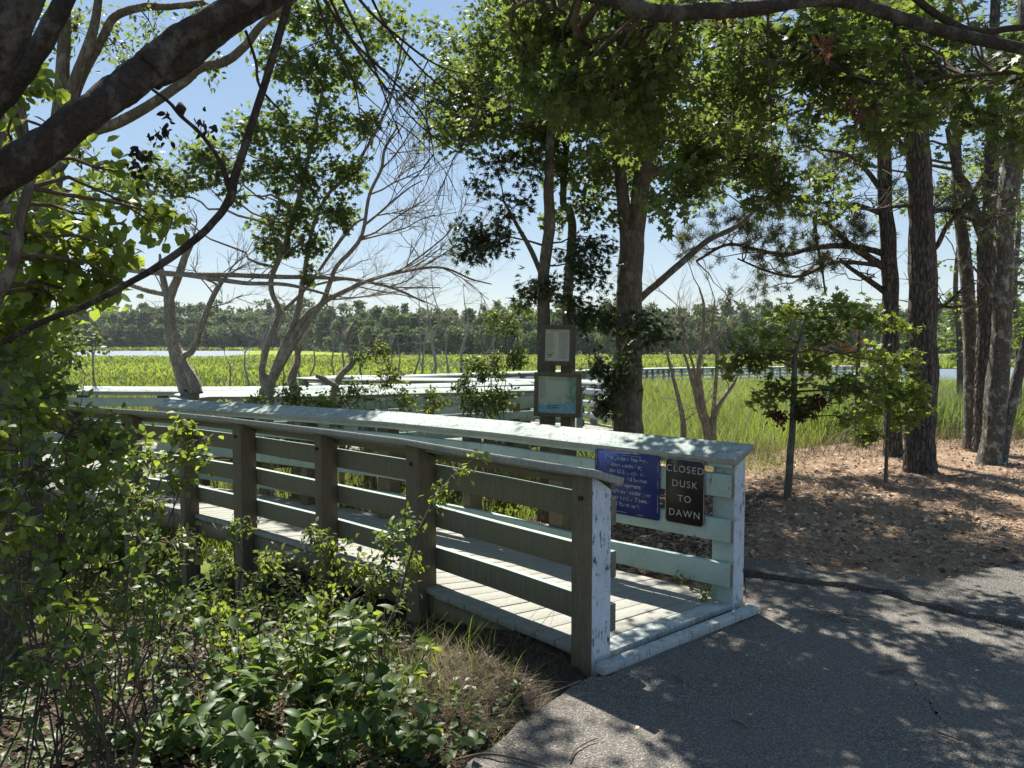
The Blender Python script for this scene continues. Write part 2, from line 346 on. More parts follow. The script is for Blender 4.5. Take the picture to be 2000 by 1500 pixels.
# ------------------------------------------------------------------ boardwalk
bw = empty('boardwalk', (0, 0, 0), 'long pale green painted timber boardwalk ramp with slatted railings zigzagging into the marsh', 'boardwalk')
post_n = [0]; far_posts = MB(); FARP = []
def seglen(p): return np.linalg.norm(p[1:, :2] - p[:-1, :2], axis=1)
def at_len(p, s):
    L = seglen(p); c = np.concatenate([[0], np.cumsum(L)]); i = int(np.clip(np.searchsorted(c, s) - 1, 0, len(L) - 1)); t = (s - c[i]) / L[i]
    q = p[i] * (1 - t) + p[i + 1] * t; d = nrm(np.array([*(p[i + 1] - p[i])[:2], 0])); return q, d
RH = .99
def rail(pts, inner, stations=None, spacing=1.2, first=False, lod=0):
    """pts: (x, y, z of cap's high edge) along the outer face line; inner=+1 if the deck is to the right of the direction"""
    p = np.array(pts, float); Lt = seglen(p).sum()
    if stations is None: k = max(2, round(Lt / spacing) + 1); stations = list(np.linspace(.07, Lt - .07, k))
    def side(d): return np.array((d[1], -d[0], 0)) * inner       # unit vector towards the deck
    up = np.array((0, 0, 1.))
    for i, s in enumerate(stations):
        q, d = at_len(p, s); n = side(d); zt = q[2] - .035; gz = hgt(q[0], q[1]) - .12
        hw = .045 if (first and i in (2, 4, 6)) else .07
        c = q[:2]; A = []
        for (u, v) in ((-1, 0), (1, 0), (1, 1), (-1, 1)):
            pt = np.array((*c, 0)) + d * u * hw + n * (v * .14 + .004)
            A.append((pt, zt - v * .085 - (.002)))
        m = MB() if post_n[0] < 96 else far_posts
        vv = [(*a[0][:2], gz) for a in A] + [(*a[0][:2], a[1]) for a in A]
        F = [(0, 1, 5, 4), (1, 2, 6, 5), (2, 3, 7, 6), (3, 0, 4, 7), (4, 5, 6, 7)]
        endp = first and i == 0
        m.add(vv, F[:1], 0, .5); bb = m.n - 8
        for fi in range(1, 5):
            mat = 0
            if endp and fi == 3: mat = 1                       # the end face towards the path is painted white
            if endp and fi == 2 and inner < 0: mat = 3
            m.f.append((np.array([F[fi]]) + bb, mat))
        if m is not far_posts:
            o = m.build('post', [M['post_wood'] if lod == 0 else M['cap_edge'], M['white_peel'], M['bolt'], M['rail_paint']], bw, bevel=.005 if lod == 0 else 0)
            if endp: o['label'] = 'end post with peeling white paint'
            post_n[0] += 1
            if lod == 0: mb_ = MB(); mb_.tube([np.array((*c, zt - .12)) - n * .001, np.array((*c, zt - .12)) - n * .012], .012, 8); mb_.build('bolt', M['bolt'], o)
    # boards and cap follow the polyline
    nv = len(p); dirs = nrm(np.c_[p[1:, :2] - p[:-1, :2], np.zeros(nv - 1)])
    nvs = []
    for i in range(nv):
        dd = dirs[max(i - 1, 0)] + dirs[min(i, nv - 2)]; dd = nrm(dd); ns = np.array((dd[1], -dd[0], 0)) * inner
        kf = 1 / max(.35, float(np.dot(dd, dirs[min(i, nv - 2)]))); nvs.append(ns * min(kf, 1.5))
    nvs = np.array(nvs)
    def run(name, mats, prof, endext=0.0, bev=0, matmap=None, wav=.002):
        m = MB(); P3 = p.copy(); P3[0] -= dirs[0] * endext; P3[-1] += dirs[-1] * endext
        PP = []
        for i in range(nv - 1):
            L = np.linalg.norm(P3[i + 1] - P3[i]); k = max(1, int(L / .8)) if lod == 0 else 1
            for j in range(k): t = j / k; PP.append((P3[i] * (1 - t) + P3[i + 1] * t, nvs[i] * (1 - t) + nvs[i + 1] * t))
        PP.append((P3[-1], nvs[-1])); k = len(prof); V = []
        for i, (q, nn_) in enumerate(PP):
            wz = wav * rng.normal()
            for (o_, z_) in prof: V.append(q + nn_ * o_ + up * (z_ + wz))
        M4 = len(PP); 
        m.add(V, [(0, 1, 2, 3)], 0, .5); base = 0
        for i in range(M4 - 1):
            for j in range(k):
                a0, a1 = i * k + j, i * k + (j + 1) % k
                m.f.append((np.array([(a0, a1, a1 + k, a0 + k)]), matmap[j] if matmap else 0))
        m.f[0] = (np.array([tuple(range(k))[::-1]]), 0); m.f.append((np.array([tuple((M4 - 1) * k + q for q in range(k))]), 0))
        if inner < 0:
            m.f = [(f[:, ::-1], mm) for f, mm in m.f]
        m.build(name, mats, bw, bevel=bev)
    bv = .004 if lod == 0 else 0
    bm = {0: 0, 1: 1, 2: 1, 3: 0 if lod == 0 else 1}
    for (z0, z1) in ((-.305, -.17), (-.57, -.435), (-.84, -.70)):
        #  profile: outer-low, inner-low, inner-high, outer-high, boards on the deck side of the posts
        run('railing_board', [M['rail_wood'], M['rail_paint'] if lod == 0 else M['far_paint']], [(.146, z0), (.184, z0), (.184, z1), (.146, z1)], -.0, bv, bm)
    run('railing_board', [M['rail_wood'], M['rail_paint']], [(.146, -.132), (.172, -.132), (.172, -.103), (.146, -.095)], 0, bv, bm)
    run('handrail_cap', [M['cap_edge'], M['cap_paint']], [(-.03, -.038), (.190, -.106), (.201, -.070), (-.022, .0)], .035, bv, {0: 0, 1: 0, 2: 1, 3: 0})
    return dirs, nvs
def deck(Lp, Rp, name='deck_planks', pw=.145, gap=.008, first=False, thick=.035):
    """planks across between two rail lines of equal count"""
    Lp, Rp = np.array(Lp, float), np.array(Rp, float); m = MB(); ms = MB(); mj = MB()
    C = (Lp + Rp) / 2; cnt = 0
    for i in range(len(C) - 1):
        L = max(np.linalg.norm(Lp[i + 1] - Lp[i]), np.linalg.norm(Rp[i + 1] - Rp[i])); k = max(1, round(L / pw))
        for j in range(k):
            t0, t1 = (j + gap / pw / 2) / k, (j + 1 - gap / pw / 2) / k
            q = [Lp[i] * (1 - t0) + Lp[i + 1] * t0, Rp[i] * (1 - t0) + Rp[i + 1] * t0, Rp[i] * (1 - t1) + Rp[i + 1] * t1, Lp[i] * (1 - t1) + Lp[i + 1] * t1]
            dz = rng.normal() * .0015
            for a in q: a[2] += dz
            ex = nrm(q[0] - q[1]) * (rng.normal() * .006 + .02); q[0] = q[0] + ex; q[3] = q[3] + ex; q[1] = q[1] - ex; q[2] = q[2] - ex
            lo = [a - np.array((0, 0, thick)) for a in q]
            tgt = ms if (first and i == 0 and j < 1) else m
            tgt.add(q + lo, [(0, 1, 2, 3)][:1] if False else [(3, 2, 1, 0), (4, 5, 6, 7), (0, 1, 5, 4), (1, 2, 6, 5), (2, 3, 7, 6), (3, 0, 4, 7)], 0, float(rng.uniform()))
            cnt += 1
    m.build(name, M['deck'], bw, bevel=.003 if first else 0)
    if first: ms.build('threshold_plank', M['sill_paint'], bw, bevel=.003)
    for side_, A, B in ((0, Lp, Rp), (1, Rp, Lp)):
        for i in range(len(A) - 1):
            for off in ((.03,) if not first else (.03, .6)):
                a = A[i] + nrm(B[i] - A[i]) * off; c = A[i + 1] + nrm(B[i + 1] - A[i + 1]) * off; d = nrm(c - a); s_ = nrm(np.cross(d, (0, 0, 1.)))
                mj.box((a + c) / 2 - np.array((0, 0, .115 + side_ * .002)), [d, s_, np.cross(s_, d)], [np.linalg.norm(c - a) / 2, .02, .075])
    mj.build('joist', M['rail_wood'], bw)

# first ramp: near (left) and far (right) rails; cap heights measured against the eye
N1 = [(.385, 3.66, .99), (-.70, 4.86, .985), (-1.44, 5.56, .975), (-2.37, 6.40, .965), (-3.07, 7.0, .95), (-3.9, 7.6, .93), (-4.75, 8.1, .925), (-6.3, 8.8, .91), (-7.3, 10.0, .90)]
F1 = [(1.40, 4.56, .99), (.55, 5.33, .985), (-.02, 5.98, .975), (-1.0, 6.85, .965), (-1.9, 7.52, .95), (-3.0, 8.3, .935), (-4.0, 8.95, .92)]
rail(N1, +1, [.07, 1.52, 2.6, 3.78, 4.75, 5.75, 6.8, 8.2, 9.4, 10.0], first=True)
rail(F1, -1, [.07, 1.35, 2.35, 3.4, 4.5, 5.6, 6.75], first=True)
DK = -.95
u1 = nrm(np.array((-.73, .68)))
Lp = [(.43, 3.70), (-.655, 4.91), (-1.36, 5.63), (-2.28, 6.46), (-2.99, 7.09), (-3.84, 7.7), (-4.7, 8.22)]
Rp = [(1.38, 4.52), (.52, 5.28), (-.05, 5.93), (-1.0, 6.82), (-1.92, 7.47), (-3.0, 8.23), (-3.95, 8.87)]
dz = [.05, .045, .035, .02, .0, -.015, -.03]
deck([(x, y, z) for (x, y), z in zip(Lp, dz)], [(x, y, z) for (x, y), z in zip(Rp, dz)], first=True)
# white sill board at the entry
a = np.array((.43, 3.60, .03)); c = np.array((1.40, 4.40, .035)); d = nrm(c - a); s_ = nrm(np.cross(d, (0, 0, 1.)))
m = MB(); m.box((a + c) / 2, [d, s_, (0, 0, 1.)], [np.linalg.norm(c - a) / 2 + .02, .032, .022]); m.build('sill_board', M['sill_paint'], bw, bevel=.006)
# turn platform and the return ramp
PL = [(-4.7, 8.22, -.03), (-6.2, 9.0, -.035), (-7.0, 10.1, -.04), (-7.0, 11.9, -.05)]
PR = [(-3.95, 8.87, -.03), (-4.2, 9.6, -.035), (-4.4, 10.4, -.04), (-4.5, 10.9, -.05)]
deck(PL, PR)
S2N = [(-4.05, 8.98, .92), (-4.45, 10.2, .905), (-4.5, 10.95, .88), (-3.05, 11.4, .86), (-2.15, 12.3, .83), (-.8, 13.2, .80), (.5, 14.3, .76)]
S2F = [(-7.3, 10.0, .9), (-7.15, 12.1, .89), (-5.05, 12.25, .87), (-3.37, 12.85, .85), (-2.4, 13.8, .82), (-1.4, 14.75, .79), (.3, 16.4, .75), (.1, 17.6, .72)]
rail(S2N, +1, [.2, 1.3, 2.0, 2.75, 3.6, 4.6, 5.7, 6.9, 7.5]); rail(S2F, +1)
deck([(-7.0, 11.95, -.06), (-5.05, 12.2, -.08), (-3.37, 12.8, -.1), (-2.4, 13.72, -.13), (-1.35, 14.68, -.16), (.35, 16.3, -.2)],
     [(-4.5, 11.0, -.06), (-4.0, 11.15, -.08), (-3.0, 11.45, -.1), (-2.1, 12.35, -.13), (-.75, 13.25, -.16), (.55, 14.4, -.2)])
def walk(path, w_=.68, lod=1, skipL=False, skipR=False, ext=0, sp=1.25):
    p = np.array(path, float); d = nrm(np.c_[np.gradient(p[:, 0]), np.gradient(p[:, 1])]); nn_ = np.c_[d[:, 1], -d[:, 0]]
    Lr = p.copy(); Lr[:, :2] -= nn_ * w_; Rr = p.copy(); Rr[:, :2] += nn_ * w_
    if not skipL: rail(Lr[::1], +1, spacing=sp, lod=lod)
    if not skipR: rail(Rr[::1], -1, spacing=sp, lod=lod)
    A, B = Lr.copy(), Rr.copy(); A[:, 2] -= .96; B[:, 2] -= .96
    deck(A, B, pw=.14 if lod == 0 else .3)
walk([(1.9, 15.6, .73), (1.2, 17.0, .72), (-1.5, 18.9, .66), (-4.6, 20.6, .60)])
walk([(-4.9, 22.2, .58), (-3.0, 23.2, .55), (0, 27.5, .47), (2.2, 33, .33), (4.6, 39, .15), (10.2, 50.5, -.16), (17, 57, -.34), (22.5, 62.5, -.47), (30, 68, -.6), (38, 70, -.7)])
deck([(-5.2, 20.0, -.36), (-6.0, 21.2, -.37), (-5.1, 22.9, -.38)], [(-4.2, 21.2, -.36), (-4.2, 21.3, -.37), (-4.4, 21.6, -.38)], pw=.3)
rail([(-4.9, 20.0, .6), (-6.0, 21.2, .59), (-5.2, 22.8, .58)], +1, lod=1)
if far_posts.n: o = far_posts.build('post', [M['cap_edge'], M['white_peel'], M['bolt'], M['rail_paint']], bw); o['kind'] = 'stuff'

# ------------------------------------------------------------------ signs
def text_mesh(mb, body, origin, ux, uz, size, align='LEFT', mat=0, lift=.0, depth=.0008, spacing=1.0, bold=0.0):
    cu = bpy.data.curves.new('t', 'FONT'); cu.body = body; cu.size = size; cu.align_x = align; cu.extrude = depth; cu.space_character = spacing; cu.offset = bold
    o = bpy.data.objects.new('t', cu); scn.collection.objects.link(o); dg = bpy.context.evaluated_depsgraph_get()
    me = o.evaluated_get(dg).to_mesh(); ux, uz = nrm(ux), nrm(uz); un = np.cross(ux, uz)
    V = np.array([v.co[:] for v in me.vertices])
    if len(V):
        W = np.asarray(origin) + V[:, :1] * ux + V[:, 1:2] * uz + (V[:, 2:3] + lift) * un
        for k in sorted({len(p.vertices) for p in me.polygons}):
            pass
        b0 = mb.n; first = True
        for k in sorted({len(p.vertices) for p in me.polygons}):
            F = [tuple(p.vertices) for p in me.polygons if len(p.vertices) == k]
            if first: mb.add(W, F, mat); first = False
            else: mb.f.append((np.array(F) + b0, mat))
    o.evaluated_get(dg).to_mesh_clear(); bpy.data.objects.remove(o); bpy.data.curves.remove(cu)
def rounded(w, h, r, k=5):
    pts = []
    for cx, cy, a0 in ((w - r, r, -90), (w - r, h - r, 0), (r, h - r, 90), (r, r, 180)):
        for j in range(k + 1): a = R(a0 + 90 * j / k); pts.append((cx + r * math.cos(a), cy + r * math.sin(a)))
    return pts
def plate(mb, o, ux, uz, w, h, r, t, mat=0):
    pts = rounded(w, h, r); un = np.cross(nrm(ux), nrm(uz)); n_ = len(pts)
    V = [o + nrm(ux) * a + nrm(uz) * b_ for a, b_ in pts]; B = [v - un * t for v in V]
    mb.add(V + B, [tuple(range(n_))], mat); b0 = mb.n - 2 * n_
    mb.f.append((np.array([tuple(range(2 * n_ - 1, n_ - 1, -1))]) + b0, mat)); mb.f.append((np.array([(i, i + n_, (i + 1) % n_ + n_, (i + 1) % n_) for i in range(n_)]) + b0, mat))
def ring(mb, o, ux, uz, w, h, r, bw_, lift, mat, gaps=()):
    un = np.cross(nrm(ux), nrm(uz)); A = rounded(w, h, r); B = [(bw_ + (a / w) * (w - 2 * bw_), bw_ + (b_ / h) * (h - 2 * bw_)) for a, b_ in A]; n_ = len(A)
    V = [o + nrm(ux) * a + nrm(uz) * b_ + un * lift for a, b_ in A] + [o + nrm(ux) * a + nrm(uz) * b_ + un * lift for a, b_ in B]
    mb.add(V, [(i, (i + 1) % n_, (i + 1) % n_ + n_, i + n_) for i in range(n_)], mat)
fd = nrm(np.array((.55 - 1.40, 5.33 - 4.56, 0))); ux = -fd; un = nrm(np.array((fd[1], -fd[0], 0)) * -1); up = np.array((0, 0, 1.))
# un points to the deck; ux runs left -> right as seen from the deck; right-handed check
if np.dot(np.cross(ux, up), un) < 0: un = un
base = np.array((1.40, 4.56, 0)) + un * .195
def on_rail(s, z): return base + fd * s + up * z
bx0, bz0, bwid, bh = .605, .47, .375, .385
# measured: brown sign 1298..1377 px, blue sign 1158..1296 px
o0 = on_rail(.43, .485)
sb = empty('brown_sign', o0, 'dark brown metal sign reading CLOSED DUSK TO DAWN on the ramp railing', 'sign')
m = MB(); plate(m, o0 + un * .004, ux, up, .265, .40, .022, .003); m.build('plate', M['sign_brown'], sb)
m = MB(); ring(m, o0 + un * .004, ux, up, .265, .40, .022, .005, .0012, 0); m.build('border', M['sign_edge'], sb)
for i, tx in enumerate(('CLOSED', 'DUSK', 'TO', 'DAWN')):
    m = MB(); text_mesh(m, tx, o0 + un * .004 + ux * .1325 + up * (.318 - i * .09), ux, up, .060, 'CENTER', 0, .0012, spacing=1.22); m.build('lettering', M['let_brown'], sb)
m = MB(); 
for zz in (.025, .38): m.tube([o0 + ux * .1325 + up * zz + un * .004, o0 + ux * .1325 + up * zz + un * .009], .006, 8)
m.build('bolt', M['bolt'], sb)
o1 = on_rail(.965, .480)
sb2 = empty('blue_sign', o1, 'blue metal sign with peeling white lettering on the ramp railing', 'sign')
m = MB(); plate(m, o1 + un * .004, ux, up, .495, .405, .014, .003); m.build('plate', M['sign_blue'], sb2)
m = MB()
A0 = o1 + un * .0055
for (x0, z0, x1, z1) in ((.04, .388, .16, .387), (.22, .387, .36, .386), (.481, .05, .4815, .16), (.481, .20, .481, .25), (.482, .30, .482, .37), (.013, .30, .013, .40), (.10, .017, .25, .017), (.33, .015, .38, .015)):
    a = A0 + ux * x0 + up * z0; c = A0 + ux * x1 + up * z1; d = nrm(c - a); s_ = np.cross(un, d); m = MB()
    m.add([a - s_ * .002, c - s_ * .002, c + s_ * .002, a + s_ * .002], [(0, 1, 2, 3)]); m.build('border_strip', M['sign_edge'], sb2)
for i, tx in enumerate(('This project has been', 'constructed by', 'the U.S. Dept. of', 'Housing and Urban', 'Development', 'through an Entitlement', 'Grant to the Town', 'of Yarmouth')):
    m = MB(); text_mesh(m, tx, o1 + un * .004 + ux * .25 + up * (.352 - i * .0425), ux, up, .037, 'CENTER', 0, .0012, spacing=1.05, bold=.0004); m.build('lettering', M['let_blue'], sb2)
m = MB()                                                       # scratches
for c0, r0, a0, a1 in (((.10, .29), .06, 20, 170), (.45, .0) and ((.42, .30), .07, -50, 60), ((.40, .17), .05, 90, 260), ((.16, .25), .09, 100, 170)):
    q = [A0 + ux * (c0[0] + r0 * math.cos(R(t))) + up * (c0[1] + .8 * r0 * math.sin(R(t))) for t in np.linspace(a0, a1, 14)]
    m.tube(q, .0008, 3)
m.build('scratch', M['sign_edge'], sb2)

# two boxed notice boards on old posts behind the ramp
D = 8.5; k = D / FPX
yaw = R(-16); bx = np.array((math.cos(yaw), math.sin(yaw), 0)); bn = np.array((math.sin(yaw), -math.cos(yaw), 0))
def board(px0, py0, px1, py1, label, name, poster, frame_m, tilt=-.02):
    bl = P(px0, py1, D); wd = (px1 - px0) * k; ht = (py1 - py0) * k
    e = empty(name, bl, label, 'notice board'); ux_ = nrm(bx + up * tilt); uz_ = nrm(up - bx * tilt); f = .042 if wd > .45 else .05
    m = MB(); dp = .085
    c = bl + ux_ * wd / 2 + uz_ * ht / 2 - bn * dp / 2
    m.box(c, [ux_, bn, uz_], [wd / 2 - .004, dp / 2, ht / 2 - .004]); m.build('case', M['box_grey'], e, bevel=.004)
    m = MB(); fo = bl + bn * .012
    for (x0, z0, x1, z1) in ((0, 0, wd, f), (0, ht - f, wd, ht), (0, f, f, ht - f), (wd - f, f, wd, ht - f)):
        c = fo + ux_ * (x0 + x1) / 2 + uz_ * (z0 + z1) / 2; m.box(c, [ux_, bn, uz_], [(x1 - x0) / 2, .012, (z1 - z0) / 2], tone=float(rng.uniform()))
    for t in (.12, .37, .63, .88):
        for zz in (f * .5, ht - f * .5): q = fo + ux_ * wd * t + uz_ * zz; m.tube([q + bn * .010, q + bn * .018], .007, 7, 1)
    m.build('frame', [frame_m, M['bolt']], e, bevel=.003)
    poster(e, bl + ux_ * f + uz_ * f + bn * .004, ux_, uz_, wd - 2 * f, ht - 2 * f)
    return e
def lines(mb, o, ux_, uz_, x0, x1, z0, z1, n_, th_=.004, mat=0):
    for i in range(n_):
        z = z1 + (z0 - z1) * i / max(n_ - 1, 1); L = (x1 - x0) * rng.uniform(.7, 1)
        a = o + ux_ * x0 + uz_ * z; mb.add([a, a + ux_ * L, a + ux_ * L + uz_ * th_, a + uz_ * th_], [(0, 1, 2, 3)], mat)
def poster_rules(e, o, ux_, uz_, w_, h_):
    m = MB(); m.add([o, o + ux_ * w_, o + ux_ * w_ + uz_ * h_, o + uz_ * h_], [(0, 1, 2, 3)]); m.build('notice_sheet', M['paper'], e)
    m = MB(); q = o + bn * .0015
    lines(m, q, ux_, uz_, w_ * .06, w_ * .45, h_ * .2, h_ * .84, 11, .0065); lines(m, q, ux_, uz_, w_ * .56, w_ * .96, h_ * .08, h_ * .9, 26, .003); lines(m, q, ux_, uz_, w_ * .2, w_ * .7, h_ * .95, h_ * .95, 1, .005); lines(m, q, ux_, uz_, w_ * .12, w_ * .35, h_ * .12, h_ * .17, 2, .01)
    m.build('printed_lines', M['ink'], e)
n = N('map_print'); v = n.coord((1, 1, 1)); f = n.noise(v, 7, 4, .6)
tc = n.n('ShaderNodeSeparateXYZ'); n.l(n.coord(), tc.inputs[0])
xx = n.math('ADD', tc.outputs[0], n.math('MULTIPLY', f, .12)); zz = n.math('ADD', tc.outputs[2], n.math('MULTIPLY', f, .10))
cc = n.mix(n.ramp(xx, [(.38, 0.0), (.44, 1.0)]), (.36, .42, .30), (.12, .25, .155)); cc = n.mix(n.ramp(zz, [(.185, 1.0), (.205, 0.0)]), cc, (.17, .33, .40))
cc = n.mix(n.ramp(n.noise(v, 26, 3, .6), [(.5, 0.0), (.7, .5)]), cc, (.5, .52, .42))
M['map'] = n.done(n.princ(cc, .35, None, .4))
def poster_map(e, o, ux_, uz_, w_, h_):
    m = MB(); m.add([o, o + ux_ * w_, o + ux_ * w_ + uz_ * h_, o + uz_ * h_], [(0, 1, 2, 3)]); m.build('map_sheet', M['map'], e)
    m = MB(); q = o + bn * .0015
    lines(m, q, ux_, uz_, w_ * .04, w_ * .22, h_ * .42, h_ * .95, 20, .003); lines(m, q, ux_, uz_, w_ * .3, w_ * .8, h_ * .9, h_ * .96, 3, .003); lines(m, q, ux_, uz_, w_ * .53, w_ * .62, h_ * .2, h_ * .42, 9, .002)
    m.build('printed_lines', M['ink'], e)
    m = MB(); r_ = ux_ * math.cos(R(6)) + uz_ * math.sin(R(6)); t_ = np.cross(bn, r_) * 1.0
    if t_[2] < 0: t_ = -t_
    for i in range(2):
        for j in range(9): a = q + ux_ * (w_ * .24 + j * .0145) + uz_ * (h_ * (.165 - .062 * i) + j * .0016); hh = .010 + .006 * rng.uniform(); m.add([a, a + r_ * .0105, a + r_ * .0105 + t_ * hh, a + t_ * hh], [(0, 1, 2, 3)])
    m.build('map_title', M['ink_dark'], e)
board(1043, 726, 1134, 812, 'lower brown framed board with a blue and green map sheet', 'map_board', poster_map, M['box_wood'])
board(1055, 634, 1122, 713, 'upper dark framed board with a sheet of printed rules', 'rules_board', poster_rules, M['box_grey'])
pb = P(1090, 812, D); e = empty('signpost', (pb[0], D + .1, hgt(pb[0], D)), 'weathered pair of brown posts carrying the two notice boards', 'signpost')
for dx in (-.085, .1):
    m = MB(); zt = P(1090, 640, D)[2]; zb = hgt(pb[0], D) - .1
    m.box(np.array((pb[0] + dx, D + .15 - dx * .28, (zt + zb) / 2)), [bx, bn, up], [.058, .045, (zt - zb) / 2]); m.build('post', M['post_wood'], e, bevel=.004)

# ------------------------------------------------------------------ leaves
def T_maple():
    half = [(0, 1.0), (14, .62), (24, .50), (38, .78), (50, .88), (60, .52), (78, .40), (98, .58), (108, .60), (130, .38), (165, .30)]
    a = [(t, r) for t, r in half] + [(180, .10)] + [(-t, r) for t, r in half[:0:-1]]
    return fan(a, .10)
def T_oak():
    half = [(0, 1.0), (9, .55), (16, .34), (30, .80), (38, .78), (44, .36), (62, .30), (74, .62), (86, .60), (96, .28), (120, .30), (140, .44), (160, .42)]
    a = [(t, r) for t, r in half] + [(180, .3)] + [(-t, r) for t, r in half[:0:-1]]
    return fan(a, .08, sx=.9)
def fan(a, curl, sx=1.0):
    V = [(0, 0, 0)]
    for t, r in a:
        x, y = r * math.sin(R(t)) * sx * .62, r * math.cos(R(t)) * .62
        V.append((x, y, curl * abs(x) - curl * 1.2 * max(0, y) ** 2))
    V = np.array(V); V[:, 1] += .2; n_ = len(a)
    return V, np.array([(0, i, i % n_ + 1) for i in range(n_, 0, -1)])
def T_ovate(w_=.34, fold=.18, droop=.25, k=4):
    ys = np.linspace(0, 1, k + 1); wd = w_ * np.sin(np.pi * ys ** .8) ** .8; wd[0] = 0; wd[-1] = 0
    V = []; 
    for y, ww in zip(ys, wd): V += [(-ww, y, fold * ww - droop * y * y), (0, y, -droop * y * y), (ww, y, fold * ww - droop * y * y)]
    F = []
    for i in range(k): a = i * 3; F += [(a, a + 1, a + 4, a + 3), (a + 1, a + 2, a + 5, a + 4)]
    return np.array(V), np.array(F)
T_M, T_O, T_S, T_R, T_B = T_maple(), T_oak(), T_ovate(.30, .25, .15, 2), T_ovate(.46, .15, .12, 3), T_ovate(.27, .35, .35, 6)
T_D = (np.array([(-.3, 0, 0), (.3, .1, 0), (.22, .9, .1), (-.25, 1, -.1)]), np.array([(0, 1, 2, 3)]))
def put_leaves(mb, c, tip, nor, size, T, mat=0, tone=None):
    c = np.asarray(c, float); n_ = len(c)
    if n_ == 0: return
    V0, F0 = T; t = nrm(tip); nn_ = nor - t * (nor * t).sum(1, keepdims=True); nn_ = nrm(nn_); bb = np.cross(t, nn_)
    size = np.broadcast_to(size, (n_,))[:, None, None]
    V = c[:, None] + size * (V0[None, :, :1] * bb[:, None] + V0[None, :, 1:2] * t[:, None] + V0[None, :, 2:] * nn_[:, None])
    k = len(V0); F = (F0[None] + (np.arange(n_) * k)[:, None, None]).reshape(-1, F0.shape[1])
    if tone is None: tone = np.clip(rng.beta(2, 2.2, n_), 0, 1)
    mb.add(V.reshape(-1, 3), F, mat, np.repeat(tone, k))

